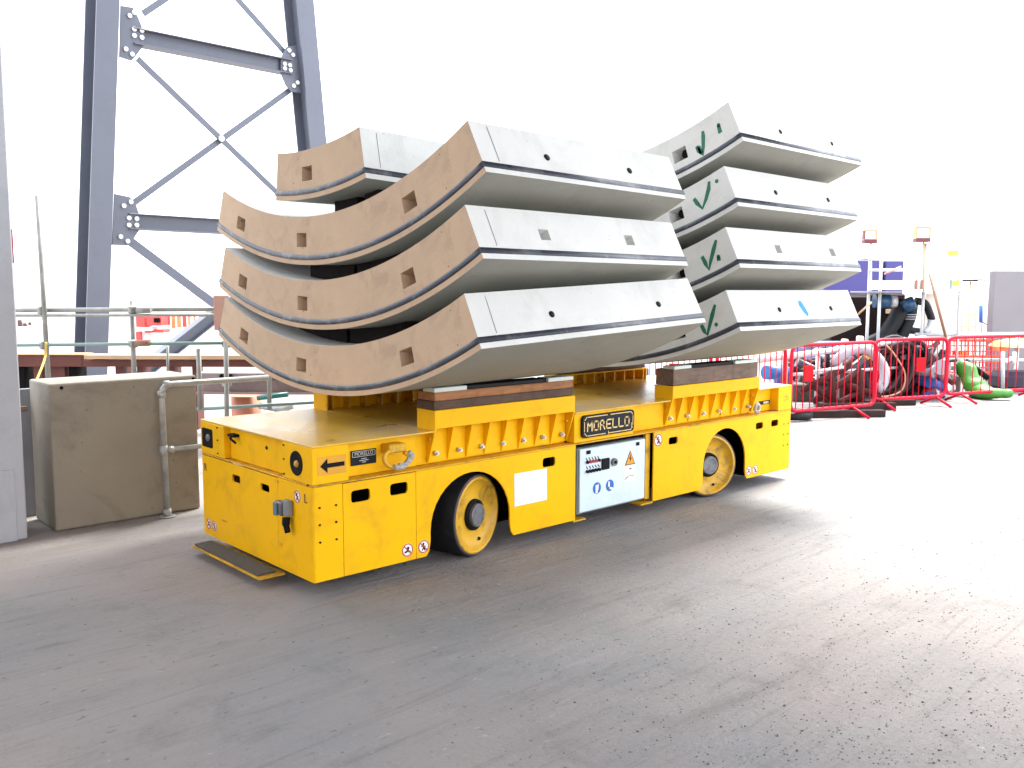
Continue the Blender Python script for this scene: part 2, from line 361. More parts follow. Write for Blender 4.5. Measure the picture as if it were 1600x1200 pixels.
# ================================================================== TRANSPORTER
VL, VW, ZT, ZB, ZS = 5.173, 1.5027, 0.906, 0.101, 0.663
def arch(cx, r, cz, zb, k=18):
    pts = [(cx-r, zb+0.03), (cx-r+0.0, cz)]
    pts = [(cx-r-0.035, zb), (cx-r-0.012, zb+0.03), (cx-r, zb+0.09)]
    for i in range(k+1):
        a = math.pi-math.pi*i/k; pts.append((cx+r*math.cos(a), cz+r*math.sin(a)))
    pts += [(cx+r, zb+0.09), (cx+r+0.012, zb+0.03), (cx+r+0.035, zb)]
    return pts
V = thing('segment_transporter', (VL/2, VW/2, 0), 'low yellow wheeled tunnel segment transporter loaded with two stacks of concrete segments', 'transporter')
def slot(x0, z0, x1, z1): return rrect(x0, z0, x1, z1, 0.02)
def side(y, sgn):
    # sgn=-1: near side (normal -Y); +1: far side
    ux = SX if sgn < 0 else (-1, 0, 0)
    ox = 0 if sgn < 0 else VL
    o = (ox, y, 0); th = 0.012
    A1, A2 = arch(1.192, 0.345, 0.255, ZB), arch(4.095, 0.32, 0.278, ZB)
    P = []
    P.append(('corner_panel', [[(0.012, ZB), (0.199, ZB), (0.199, ZS), (0.012, ZS)]], YEL))
    P.append(('side_panel', [[(0.203, ZB)]+[(0.732, ZB)]+[(0.732, ZS-.003), (0.203, ZS-.003)], slot(.258, .535, .392, .609), slot(.538, .536, .671, .61)], YEL))
    P.append(('wheel_arch_panel', [[(0.736, ZB)]+A1+[(2.19, ZB), (2.19, ZS), (0.736, ZS)], slot(1.85, .54, 1.978, .608)], YEL))
    P.append(('wheel_arch_panel', [[(3.102, ZB)]+A2+[(5.16, ZB), (5.16, ZS), (3.102, ZS)], slot(3.293, .54, 3.413, .6), slot(4.571, .536, 4.693, .597), slot(4.83, .536, 4.952, .597)], YEL))
    for nme, lp, m in P:
        bm = bmesh.new(); plate(bm, lp, o, ux, SZ, th); link(nme, bm, m, V)
side(0.0, -1); side(VW, 1)
# rounded corner posts, front and rear plates
for cx, cy, nx in ((0, 0, -1), (0, VW, -1), (VL, 0, 1), (VL, VW, 1)):
    sy = 1 if cy == 0 else -1
    bm = bmesh.new(); xs_ = cx+0.014*(-nx)
    n = 5; pr = []
    for i in range(n+1):
        a = R(90*i/n); pr.append((cx-nx*0.013-(-nx)*0.013*math.sin(a)*1.0, cy+sy*0.013-sy*0.013*math.cos(a)))
    for i in range(n):
        quad(bm, [(pr[i][0], pr[i][1], ZB), (pr[i+1][0], pr[i+1][1], ZB), (pr[i+1][0], pr[i+1][1], ZS), (pr[i][0], pr[i][1], ZS)])
    bmesh.ops.remove_doubles(bm, verts=bm.verts[:], dist=1e-5)
    for f in bm.faces: f.smooth = True
    link('corner_edge', bm, YEL, V)
def yz(y): return VW-y      # front face 2-D x coordinate (ux = -Y, origin at far corner)
fo = (0, VW, 0)
def fslot(y0, y1, z0, z1): return rrect(yz(y0), z0, yz(y1), z1, 0.018)
bm = bmesh.new(); plate(bm, [[(0.013, ZB), (yz(0.422), ZB), (yz(0.422), ZS-.004), (0.013, ZS-.004)], fslot(1.034, .917, .541, .592), fslot(.638, .521, .548, .595)], fo, FY, SZ, .012); link('front_door', bm, YEL, V)
bm = bmesh.new(); plate(bm, [[(yz(0.418), ZB), (yz(0.013), ZB), (yz(0.013), ZS), (yz(0.418), ZS)]], fo, FY, SZ, .012); link('front_panel', bm, YEL, V)
bm = bmesh.new(); plate(bm, [[(.013, ZB), (VW-.013, ZB), (VW-.013, ZS), (.013, ZS)]], (VL, 0, 0), (0, 1, 0), SZ, .012); link('rear_panel', bm, YEL, V)
# chassis inside
bm = bmesh.new()
for a, b in (((0.05, .42, .13), (.8, VW-.42, .62)), ((0.03, .37, .14), (VL-.03, VW-.37, ZS-.01)), ((.03, .03, .14), (.78, .05, .64))):
    pass
box(bm, (0.10, .42, .14), (VL-.10, VW-.42, ZS-.012)); box(bm, (2.1, .06, .60), (3.2, VW-.06, ZS-.012))
link('chassis', bm, VOID, V)
for a_, b_ in (((3.04, .035, .12), (3.095, .4, ZS-.012)), ((2.17, -.004, .088), (2.30, .2, .0995)), ((2.95, .0, .088), (3.1, .2, .0995))):
    bm = bmesh.new(); box(bm, a_, b_); link('cabinet_bracket', bm, YELW, V)
# ledge and upper band
bm = bmesh.new(); box(bm, (0.002, 0.002, ZS+.001), (VL-.002, VW-.002, ZS+.011), 0.002); link('ledge', bm, YELW, V)
Z1 = ZS+.013
def up_block(nm, a, b, m=YEL): bm = bmesh.new(); box(bm, a, b, .004); return link(nm, bm, m, V)
up_block('corner_block', (0.0, 0.0, Z1), (0.245, 0.345, ZT-.012)); up_block('corner_block', (0.0, VW-.36, Z1), (0.245, VW, ZT-.012))
up_block('corner_block', (4.94, 0.0, Z1), (VL, 0.345, ZT-.012)); up_block('corner_block', (4.94, VW-.36, Z1), (VL, VW, ZT-.012))
up_block('upper_frame', (0.045, 0.348, Z1), (VL-.05, VW-.363, ZT-.012))
for s in (0, 1):
    y0, y1 = (0.085, .30) if s == 0 else (VW-.30, VW-.085)
    for x0, x1 in ((.248, .80), (4.585, 4.937)): up_block('upper_side', (x0, y0, Z1), (x1, y1, ZT-.012))
    yo, yi = (0.0, .09) if s == 0 else (VW, VW-.09)
    up_block('upper_side', (2.185, min(yo, yi)+(.012 if s == 0 else 0), Z1), (2.86, max(yo, yi)-(0 if s == 0 else .012), ZT-.012))
    up_block('upper_side', (2.863, min(y0, y1), Z1), (3.33, max(y0, y1), ZT-.012))
    ya, yb = (.10, .30) if s == 0 else (VW-.30, VW-.10)
    for x0, x1 in ((.803, 2.18), (3.335, 4.582)): up_block('upper_side', (x0, ya, Z1), (x1, yb, ZT-.012))
for x0, x1, e in ((0.0, .884, 0), (.887, 2.179, .102), (2.182, 2.80, 0), (2.803, 3.331, .012), (3.334, 4.616, .102), (4.619, VL, 0)):
    bm = bmesh.new(); box(bm, (x0, e, ZT-.011), (x1, VW-e, ZT), 0.0015); link('deck_plate', bm, YELD, V)
bm = bmesh.new(); box(bm, (.05, .03, .108), (.80, VW-.03, .118)); link('belly_blocker', bm, VOID, V)  # black plates added here and below to block light under the vehicle
bm = bmesh.new(); box(bm, (1.62, .32, .108), (3.70, VW-.32, .118)); link('belly_blocker', bm, VOID, V)
bm = bmesh.new(); box(bm, (4.50, .03, .108), (VL-.05, VW-.03, .118)); link('belly_blocker', bm, VOID, V)
# bolts
def bolt(p, axis, r=.007, h=.005, m=BLK, parent=V, nm='bolt'):
    bm = bmesh.new(); a = Vector(axis); cyl(bm, Vector(p), Vector(p)+a*h, r, 8); return link(nm, bm, m, parent)
for z in (.542, .441, .337):
    for x in (.043, .153): bolt((x, 0, z), (0, -1, 0))
    for x in (5.048, 5.125): bolt((x, 0, z), (0, -1, 0), .006)
for z in (.875, .79, .70):
    bolt((0, .325, z), (-1, 0, 0), .006); bolt((0, VW-.268, z), (-1, 0, 0), .006)
bolt((.0, .05, .674), (-1, 0, 0), .006)
for p in ((.045, .626, .813),): bolt(p, (-1, 0, 0), .012)
# door hinges / small tabs
bm = bmesh.new(); box(bm, (-.008, .40, .632), (0, .435, .646), .001); box(bm, (-.008, .375, .252), (0, .43, .262), .001); box(bm, (-.006, 1.13, .247), (0, 1.20, .255), .001); link('door_tab', bm, YELW, V)
# front camera recess (left block), marker lamp (right block), bracket, plug
bm = bmesh.new(); plate(bm, [rrect(yz(1.476), .722, yz(1.312), .852, .015)], (-.003, VW, 0), FY, SZ, .003); cb = link('camera_housing', bm, BLK, V)
bm = bmesh.new(); lathe(bm, [(0, .012), (.02, .012), (.026, .006), (.026, 0)], (-.004, 1.37, .79), (-1, 0, 0), 20); link('lens', bm, GREYST, cb)
bm = bmesh.new(); lathe(bm, [(.074, 0), (.074, .003), (.066, .004), (.062, .0025), (0, .002)], (0, .178, .785), (-1, 0, 0), 28); lp = link('marker_lamp', bm, BLK, V)
bm = bmesh.new(); lathe(bm, [(.022, .003), (.018, .012), (.010, .018), (0, .019)], (0, .170, .782), (-1, 0, 0), 16); link('lamp_lens', bm, mat('amber_lens', (.5, .25, .02), .25), lp)
bm = bmesh.new(); box(bm, (.0, 1.0, .835), (.044, 1.09, .853), .003); tube(bm, curve([(.02, 1.06, .84), (-.01, 1.02, .83), (.01, .985, .80)], 8), .008, 8); link('hose_bracket', bm, BLK, V)
bm = bmesh.new(); box(bm, (-.05, .29, .452), (-.004, .375, .535), .006); pg = link('socket_box', bm, GREYST, V)
bm = bmesh.new(); box(bm, (-.062, .325, .45), (-.0505, .365, .53), .004); link('socket_cover', bm, mat('socket_blue_grey', (.1, .16, .2), .5), pg)
bm = bmesh.new(); tube(bm, curve([(-.03, .26, .45), (-.035, .255, .41), (-.03, .245, .36)], 8), [.024]*5+[.018]*(len(curve([(-.03, .26, .45), (-.035, .255, .41), (-.03, .245, .36)], 8))-5), 10); link('plug', bm, BLK, pg)
bm = bmesh.new(); box(bm, (-.04, .225, .46), (-.004, .285, .555), .005); link('switch_box', bm, mat('switch_grey', (.2, .21, .22), .5), V)
# step plate
bm = bmesh.new(); box(bm, (-.145, .40, .052), (.03, 1.37, .066), .002); st = link('step_plate', bm, YELW, V)
bm = bmesh.new(); box(bm, (-.135, .44, .0665), (-.012, 1.35, .081), .003); link('step_tread', bm, GRIP, st)
# stickers
def prohibition(o, ux, uy, r, fig=0, parent=V):
    o = Vector(o); n = Vector(ux).cross(Vector(uy)).normalized()
    bm = bmesh.new(); plate(bm, [circ(0, 0, r, 28)], o+n*.0015, ux, uy, .0014); s = link('warning_sticker', bm, STW, parent)
    bm = bmesh.new(); plate(bm, [circ(0, 0, r*.97, 28), circ(0, 0, r*.82, 28)], o+n*.0028, ux, uy, .001)
    link('sign_ring', bm, STR, s)
    bm = bmesh.new()
    if fig == 0:
        plate(bm, [circ(-.05*r, .45*r, .16*r, 10)], o+n*.0026, ux, uy, .001); strip(bm, [(-.05*r, .25*r), (0, -.15*r), (.2*r, -.5*r)], r*.2, o+n*.0026, ux, uy, .001)
        strip(bm, [(0, -.1*r), (-.25*r, -.5*r)], r*.16, o+n*.0026, ux, uy, .001); strip(bm, [(-.4*r, .1*r), (.35*r, 0)], r*.13, o+n*.0026, ux, uy, .001)
    else:
        plate(bm, [circ(.1*r, .25*r, .22*r, 10)], o+n*.0026, ux, uy, .001); strip(bm, [(-.4*r, -.3*r), (.1*r, -.1*r), (.4*r, -.35*r)], r*.25, o+n*.0026, ux, uy, .001)
    link('pictogram', bm, BLK, s)
    bm = bmesh.new(); strip(bm, [(-.58*r, .58*r), (.58*r, -.58*r)], r*.16, o+n*.0036, ux, uy, .001); link('sign_bar', bm, STR, s)
prohibition((.664, 0, .172), SX, SZ, .043, 1); prohibition((.79, 0, .17), SX, SZ, .043, 0)
prohibition((4.475, 0, .168), SX, SZ, .045, 1); prohibition((4.58, 0, .165), SX, SZ, .045, 0)
prohibition((3.155, 0, .596), SX, SZ, .052, 0)
prohibition((0, .175, .586), FY, SZ, .038, 0); prohibition((0, 1.412, .183), FY, SZ, .038, 1); prohibition((0, 1.325, .183), FY, SZ, .038, 0)
bm = text_mesh('L', .075, (-.001, .078, .587), FY, SZ); link('letter', bm, mat('letter_brown', (.12, .03, .01), .6), V)
bm = text_mesh('R', .075, (-.001, 1.44, .575), FY, SZ); link('letter', bm, MC['letter_brown'], V)
# arrow sticker
bm = bmesh.new(); plate(bm, [[(.035, .728), (.228, .728), (.228, .838), (.035, .838)]], (0, -.0015, 0), SX, SZ, .0013); a = link('arrow_sticker', bm, mat('arrow_ground', (.7, .33, .01), .4), V)
bm = bmesh.new(); plate(bm, [[(.052, .783), (.10, .825), (.10, .796), (.215, .796), (.215, .770), (.10, .770), (.10, .741)]], (0, -.003, 0), SX, SZ, .0012); link('arrow', bm, BLK, a)
bm = bmesh.new()
strip(bm, [(5.03, .80), (5.09, .80), (5.075, .82)], .006, (0, -.001, 0), SX, SZ, .001); strip(bm, [(5.03, .77), (5.09, .77), (5.11, .785), (5.09, .80)], .006, (0, -.001, 0), SX, SZ, .001); link('arrow_sticker', bm, mat('arrow_faded', (.45, .15, .01), .6), V, label='faded outlined arrow sticker at the rear end')
# nameplates
NB = Vector((.355, .083, .786))
bm = bmesh.new(); box(bm, NB+Vector((-.045, -.006, -.046)), NB+Vector((.138, 0, .046)), .002); npz = link('nameplate', bm, NAVY, V)
NC = NB+Vector((.0465, -.0072, 0))
bm = bmesh.new(); plate(bm, [rrect(-.083, .005, .083, .040, .006), rrect(-.080, .008, .080, .037, .005)], NC, SX, SZ, .001); link('plate_border', bm, DIRTW, npz)
link('lettering', text_mesh('MORELLO', .030, NC+Vector((0, 0, .0225)), SX, SZ, .001), DIRTW, npz)
for z, w in ((-.008, .035), (-.019, .06), (-.030, .022)):
    bm = bmesh.new(); strip(bm, [(-w/2, z), (w/2, z)], .004, NC, SX, SZ, .001); link('fine_print', bm, DIRTW, npz)
bm = bmesh.new(); box(bm, (4.74, .077, .74), (4.92, .0835, .775), .002); npz = link('nameplate', bm, NAVY, V)
bm = bmesh.new(); strip(bm, [(4.82, .757), (4.885, .757)], .022, (0, .0758, 0), SX, SZ, .001); link('lettering', bm, DIRTW, npz)
# big logo plate
bm = bmesh.new(); plate(bm, [rrect(2.25, .708, 2.838, .876, .03)], (0, -.012, 0), SX, SZ, .022); lg = link('logo_plate', bm, NAVY, V)
bm = bmesh.new(); lo = (0, -.014, 0)
x0, x1, z0, z1 = 2.268, 2.82, .722, .862
for pts in ([(2.305, z1), (2.52, z1)], [(2.56, z1), (x1-.03, z1)], [(2.305, z0), (2.50, z0)], [(2.54, z0), (x1-.03, z0)], [(x0, z0+.035), (x0, z1-.035)], [(x1, z0+.035), (x1, z1-.035)],
            [(x0+.004, z1-.02), (x0+.025, z1)], [(x0+.004, z0+.02), (x0+.025, z0)], [(x1-.004, z1-.02), (x1-.025, z1)], [(x1-.004, z0+.02), (x1-.025, z0)],
            [(2.805, z0+.008), (2.805, z0+.05)], [(2.535, z0-.008), (2.535, z0+.012)]):
    strip(bm, pts, .006, lo, SX, SZ, .0018)
link('logo_border', bm, GOLD, lg)
G = {'M': [[(0, 0), (0, 1), (.5, .45), (1, 1), (1, 0)]], 'O': [[(.15, 0), (.85, 0), (1, .15), (1, .85), (.85, 1), (.15, 1), (0, .85), (0, .15), (.15, 0)]],
     'R': [[(0, 0), (0, .42)], [(.12, .5), (.8, .5), (.8, 1), (.0, 1), (0, .62)], [(.55, .5), (1, 0)]], 'E': [[(1, 0), (0, 0), (0, 1), (1, 1)], [(.15, .5), (.8, .5)]], 'L': [[(0, 1), (0, 0), (1, 0)]]}
bm = bmesh.new(); x = 2.302; wl = .048
for ch in 'MORELLO':
    for pl in G[ch]: strip(bm, [(x+p[0]*wl, .758+p[1]*.066) for p in pl], .0105, lo, SX, SZ, .002)
    x += .0705
link('lettering', bm, GOLD, lg)
# hook eye with rope
bm = bmesh.new(); box(bm, (.53, -.005, .80), (.66, .083, .855), .008); hk = link('tow_hook', bm, YELW, V)
bm = bmesh.new(); tube(bm, curve([(.535, .0, .82), (.49, -.012, .79), (.50, -.018, .745), (.555, -.02, .715), (.625, -.02, .72), (.675, -.015, .765), (.64, -.01, .80)], 30), .014, 10); link('tow_ring', bm, YELW, V)
bm = bmesh.new(); tube(bm, curve([(.545, -.034, .72), (.60, -.04, .715), (.65, -.035, .74), (.685, -.03, .775), (.665, -.02, .80)], 20), .017, 10); tube(bm, curve([(.575, -.04, .735), (.63, -.045, .735), (.66, -.03, .77)], 12), .010, 8); link('rope_lashing', bm, mat('dirty_rope', (.42, .40, .36), .9, var=.35, scale=60, bump=.8, bscale=140), V)
bm = bmesh.new(); tube(bm, curve([(4.55, -.02, .70), (4.50, -.03, .735), (4.53, -.03, .775), (4.58, -.02, .76), (4.58, -.02, .72), (4.54, -.03, .70)], 24), .016, 10); link('rope_lashing', bm, MC['dirty_rope'], V)
# paper sheet
bm = bmesh.new(); plate(bm, [[(1.578, .302), (1.892, .302), (1.89, .531), (1.576, .534)]], (0, -.002, 0), SX, SZ, .0015); link('paper_notice', bm, PAPER, V)
# electrical cabinet
bm = bmesh.new(); box(bm, (2.215, .008, .135), (2.985, .30, .632), .004); cab = link('control_cabinet', bm, mat('cabinet_side', (.2, .24, .25), .4), V)
bm = bmesh.new(); box(bm, (2.228, -.010, .150), (2.98, .0065, .628), .003); link('cabinet_door', bm, CABW, cab)
cy_ = -.0105
def cdisc(nm, x, z, r, m, h=.01, par=cab): bm = bmesh.new(); cyl(bm, (x, cy_, z), (x, cy_-h, z), r, 18); return link(nm, bm, m, par)
def crect(nm, x0, z0, x1, z1, m, h=.004): bm = bmesh.new(); box(bm, (x0, cy_-h, z0), (x1, cy_, z1), .001); return link(nm, bm, m, cab)
crect('latch', 2.295, .585, 2.335, .612, BLK, .008); crect('latch', 2.865, .585, 2.90, .612, BLK, .008)
for i in range(5):
    x = 2.30+i*.032
    cdisc('switch', x, .525, .011, STR if i in (1, 2, 3) else BLK, .018); cdisc('switch', x, .455, .012, BLK, .02)
    bm = bmesh.new(); strip(bm, [(x-.008, .555), (x+.008, .535)], .008, (0, cy_-.001, 0), SX, SZ, .001); strip(bm, [(x-.004, .49), (x+.01, .475)], .008, (0, cy_-.001, 0), SX, SZ, .001); link('switch_label', bm, BLK, cab)
crect('meter', 2.462, .445, 2.545, .53, BLK, .012); cdisc('socket', 2.60, .49, .03, GREYST, .02); cdisc('socket_pin', 2.60, .49, .012, BLK, .028)
bm = bmesh.new(); plate(bm, [[(2.735, .442), (2.857, .442), (2.796, .556)]], (0, cy_-.0012, 0), SX, SZ, .001); tr = link('warning_triangle', bm, BLK, cab)
bm = bmesh.new(); plate(bm, [[(2.746, .448), (2.846, .448), (2.796, .543)]], (0, cy_-.0024, 0), SX, SZ, .001); link('triangle_field', bm, STO, cab)
bm = bmesh.new(); plate(bm, [[(2.802, .53), (2.782, .49), (2.796, .492), (2.790, .458), (2.812, .498), (2.798, .496)]], (0, cy_-.0036, 0), SX, SZ, .001); link('lightning_symbol', bm, BLK, cab)
bm = bmesh.new(); plate(bm, [[(2.722, .315), (2.868, .315), (2.866, .436), (2.724, .436)]], (0, cy_-.0012, 0), SX, SZ, .001); link('label_sheet', bm, STW, cab)
bm = bmesh.new(); strip(bm, [(2.75, .34), (2.78, .355), (2.84, .352)], .004, (0, cy_-.0024, 0), SX, SZ, .001); strip(bm, [(2.79, .41), (2.81, .412)], .008, (0, cy_-.0024, 0), SX, SZ, .001); strip(bm, [(2.735, .33), (2.76, .35)], .004, (0, cy_-.0024, 0), SX, SZ, .001); link('label_print', bm, BLK, cab)
for x, k in ((2.415, 0), (2.562, 1)):
    bm = bmesh.new(); plate(bm, [circ(x, .312, .045, 26)], (0, cy_-.0012, 0), SX, SZ, .001); link('instruction_sign', bm, STB, cab)
    bm = bmesh.new(); o = (0, cy_-.0024, 0)
    if k: strip(bm, [(x-.012, .335), (x-.012, .295), (x+.022, .285)], .017, o, SX, SZ, .001)
    else: strip(bm, [(x-.004, .285), (x-.004, .325)], .024, o, SX, SZ, .001); strip(bm, [(x+.012, .30), (x+.015, .34)], .008, o, SX, SZ, .001)
    link('pictogram', bm, STW, cab)
# cradle brackets
def cradle(x0, x1, near, nbolt):
    y0 = 0.0 if near else VW; s = 1 if near else -1
    zt, zm, zb_ = 1.034 if x0 < 2 else 1.02, .915, .69
    bm = bmesh.new()
    box(bm, (x0, y0, zm), (x1, y0+s*.014, zt), .003); box(bm, (x0, y0+s*.0145, zt-.014), (x1, y0+s*.20, zt-.001), .002)
    box(bm, (x0+.014, y0+s*.085, zb_), (x1-.014, y0+s*.095, zm+.1)); box(bm, (x0+.014, y0+s*.0145, zm), (x1-.014, y0+s*.094, zm+.012))
    cr = link('cradle_bracket', bm, YEL, V)
    n = 9 if x0 < 2 else 9
    for i in range(n):
        x = x0+(x1-x0-.012)*i/(n-1)
        e = i in (0, n-1)
        bm = bmesh.new(); pts = [(.0 if e else .016, (zt if e else zm)), (.0 if e else .016, zm), (.080, zb_), (.20 if e else .084, zb_), (.20 if e else .084, (zt if e else zm))]
        if e: pts = [(.001, zt-.002), (.001, zm-.001), (.075, zb_), (.188, .908), (.188, zt-.016)]; pts = [(.001, zt-.002), (.001, zm-.001), (.075, zb_), (.084, zb_), (.19, .915), (.19, zt-.016)]
        xo = x-.002 if i == 0 else (x+.002 if i == n-1 else x)
        t = bmesh.new(); plate(t, [[(p[0], p[1]) for p in pts]], (xo, y0, 0), (0, s, 0), SZ, 0)
        g = bmesh.ops.extrude_face_region(t, geom=t.faces[:]); vs = [q for q in g['geom'] if isinstance(q, bmesh.types.BMVert)]
        bmesh.ops.translate(t, verts=vs, vec=(.012 if not e else .013, 0, 0)); bmesh.ops.recalc_face_normals(t, faces=t.faces[:]); join(bm, t)
        link('rib', bm, YEL, cr)
    for i in range(9):
        x = x0+.05+(x1-x0-.1)*i/8; bm = bmesh.new(); box(bm, (x, y0+s*.0965, .908), (x+.01, y0+s*.185, zt-.016)); link('rib', bm, YELW, cr)
    if near:
        for i in range(nbolt):
            x = x0+.06+(x1-x0-.12)*i/(nbolt-1)
            z = .745
            bm = bmesh.new(); cyl(bm, (x, .084, z), (x, .060, z), .017, 6); cyl(bm, (x, .06, z), (x, .045, z), .009, 8); link('bracket_bolt', bm, ZINC, cr)
        for x in (x0-.002, x1-.03):
            bm = bmesh.new(); cyl(bm, (x, .05, .845), (x-.014, .05, .845), .012, 8); link('bracket_bolt', bm, YELW, cr)
cradle(.891, 2.175, True, 7); cradle(3.338, 4.61, True, 6); cradle(.891, 2.175, False, 0); cradle(3.338, 4.61, False, 0)
# wheels
def wheel(px, py, ang, out, first=False):
    n = Vector((math.sin(ang), -math.cos(ang), 0))*out; rr = .283; hw = .165; c = Vector((px, py, rr))
    bm = bmesh.new(); lathe(bm, [(.05, -hw+.03), (.225, -hw+.03), (.235, -hw), (.262, -hw), (.262, hw), (.250, hw+.004), (.241, hw), (.236, hw-.028), (.15, hw-.04), (.10, hw-.036), (0, hw-.036)], c, n, 56); w = link('wheel', bm, YELW, V)
    bm = bmesh.new(); lathe(bm, [(.2625, -hw+.004), (.272, -hw+.006), (.283, -hw+.03), (.283, hw-.03), (.276, hw-.008)], c, n, 64); link('tyre', bm, RUB, w)
    bm = bmesh.new(); lathe(bm, [(.276, hw-.008), (.272, hw-.001), (.2625, hw-.001)], c, n, 64); link('tyre_edge', bm, TYE, w)
    bm = bmesh.new(); lathe(bm, [(.108, hw-.036), (.106, hw-.016), (.086, hw-.014), (.082, hw-.03)], c, n, 36); link('hub_ring', bm, BLK, w)
    bm = bmesh.new(); lathe(bm, [(.080, hw-.036), (.080, hw+.006), (.073, hw+.012), (.058, hw+.012), (.056, hw+.009), (0, hw+.009)], c, n, 36, smooth=False); link('hub', bm, GREYST, w)
    x, y = frame(n)
    bm = bmesh.new()
    for k in range(1): p = c+n*(hw-.03)+(x*math.cos(1.9)+y*math.sin(1.9))*.19; cyl(bm, p, p+n*.008, .012, 8)
    link('valve_cap', bm, BLK, w)
wheel(1.235, .205, R(16.7), 1); wheel(3.985, .195, R(-20), 1)
wheel(1.235, VW-.205, R(16.7), -1); wheel(3.985, VW-.195, R(-20), -1)

# ================================================================== TUNNEL SEGMENTS
RO, TH, WD = 3.709, .323, 1.794; RI = RO-TH
def gridface(bm, P, us, vs, holes, depth, mi=0, smooth=False, back=.6):
    """P(u,v)->Vector ; holes set of (i,j) cells recessed along depth vector fn"""
    vv = [[bm.verts.new(P(u, v)) for v in vs] for u in us]
    for i in range(len(us)-1):
        for j in range(len(vs)-1):
            q = [vv[i][j], vv[i+1][j], vv[i+1][j+1], vv[i][j+1]]
            if (i, j) in holes:
                cs = [v.co.copy() for v in q]; d = depth(us[i], vs[j])
                cen = sum(cs, Vector())/4
                bk = [bm.verts.new(cen+(c-cen)*back+d) for c in cs]
                for k in range(4):
                    f = bm.faces.new((q[k], q[(k+1) % 4], bk[(k+1) % 4], bk[k])); f.material_index = mi
                f = bm.faces.new(bk); f.material_index = mi
            else:
                f = bm.faces.new(q); f.material_index = mi; f.smooth = smooth
def segment(xs, yc, zc, arn, arf, aln, alf, pockets, label, group, tilt=0.0, tan=True, rpock=None, rholes=(), line=True, w=WD, lhole=None, fpock=(.125, .095)):  # tan: near face gets the painted warm-light colour
    zmin = zc-RO
    t = thing('tunnel_segment', (xs+w/2, yc, zmin), label, 'concrete segment', group)
    def C(x, a, r):
        s = (x-xs)/w; return Vector((x, yc+r*math.sin(a), zc+tilt*(x-xs)-r*math.cos(a)))
    def ang(u, x): s = (x-xs)/w; return (arn+(aln-arn)*u)*(1-s)+(arf+(alf-arf)*u)*s
    N = 40; us = [i/N for i in range(N+1)]; cells = []
    span = aln-arn; hu = fpock[0]/RI/span/2
    for p in pockets: us += [p-hu, p+hu]
    us = sorted(set(round(u, 6) for u in us)); us2 = []
    for u in us:
        if any(p-hu+1e-5 < u < p+hu-1e-5 for p in pockets): continue
        if us2 and u-us2[-1] < 1e-4: continue
        us2.append(u)
    us = us2
    rs = [RI, RI+.108, RI+.108+fpock[1], RO]
    holes = set()
    for p in pockets:
        i = min(range(len(us)), key=lambda k: abs(us[k]-(p-hu))); holes.add((i, 1))
    bm = bmesh.new(); xe = xs+w
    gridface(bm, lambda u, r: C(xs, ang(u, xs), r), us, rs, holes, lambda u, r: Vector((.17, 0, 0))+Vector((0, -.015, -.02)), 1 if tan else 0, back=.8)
    gridface(bm, lambda u, r: C(xe, ang(u, xe), r), us, [RO, RI], set(), None, 0)
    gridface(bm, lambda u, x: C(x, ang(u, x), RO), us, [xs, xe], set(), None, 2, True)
    gridface(bm, lambda u, x: C(x, ang(u, x), RI), us, [xe, xs], set(), None, 0, True)
    for e, u0 in ((0, 0.0), (1, 1.0)):
        xsn = [xs, xe]; rr = [RI, RO]; hs = set()
        if e == 0 and rpock:
            xsn = [xs]; 
            for pz in rpock: xsn += [pz-.04, pz+.04]
            xsn.append(xe); rr = [RI, RI+.12, RI+.19, RO]; hs = {(2*k+1, 1) for k in range(len(rpock))}
        P = lambda x, r: C(x, ang(u0, x), r)
        a = arn if e == 0 else aln
        inn = Vector((0, math.cos(a), math.sin(a)))*(1 if e == 0 else -1)
        gridface(bm, P, xsn, rr, hs, lambda x, r: inn*.10, 0)
    link('concrete_body', bm, [CON, CON_WARMLIT, CON_SHADE], t)
    # gasket: one rubber strip running round all four joint faces
    bm = bmesh.new(); g0, g1, pr = RO-.068, RO-.032, .006
    def band(P, nrm, ks):
        prof = [(g0, 0), (g0+.004, pr*.8), (g0+.015, pr), (g1-.015, pr), (g1-.004, pr*.8), (g1, 0)]
        rings = [[bm.verts.new(P(k, r)+nrm(k)*h) for r, h in prof] for k in ks]
        for A, B in zip(rings, rings[1:]):
            for j in range(len(prof)-1):
                f = bm.faces.new((A[j], B[j], B[j+1], A[j+1])); f.smooth = True
        for A in (rings[0], rings[-1]): bm.faces.new(A)
    ks = [i/48 for i in range(49)]
    band(lambda u, r: C(xs, ang(u, xs), r), lambda u: Vector((-1, 0, 0)), ks)
    band(lambda u, r: C(xe, ang(u, xe), r), lambda u: Vector((1, 0, 0)), ks)
    band(lambda x, r: C(x, ang(0, x), r), lambda x: -Vector((0, math.cos(arn), math.sin(arn))), [xs-.006, xe+.006])
    band(lambda x, r: C(x, ang(1, x), r), lambda x: Vector((0, math.cos(aln), math.sin(aln))), [xs-.006, xe+.006])
    bmesh.ops.recalc_face_normals(bm, faces=bm.faces[:])
    link('gasket', bm, GASK, t)
    nr = -Vector((0, math.cos(arn), math.sin(arn)))
    if not tan:
        for p in pockets:
            q = C(xs, ang(p-.008, xs), RI+.155); bm = bmesh.new(); cyl(bm, q+Vector((.04, 0, 0)), q+Vector((.165, 0, 0)), .034, 14); link('bolt_hole', bm, VOID, t)
    if line:
        bm = bmesh.new(); A = C(xs+.13, ang(0, xs+.13), RI+.02)+nr*.001; B = C(xs+.13, ang(0, xs+.13), RO-.08)+nr*.001
        hx = Vector((.0018, 0, 0)); quad(bm, [A-hx, A+hx, B+hx, B-hx]); link('joint_line', bm, BLK, t)
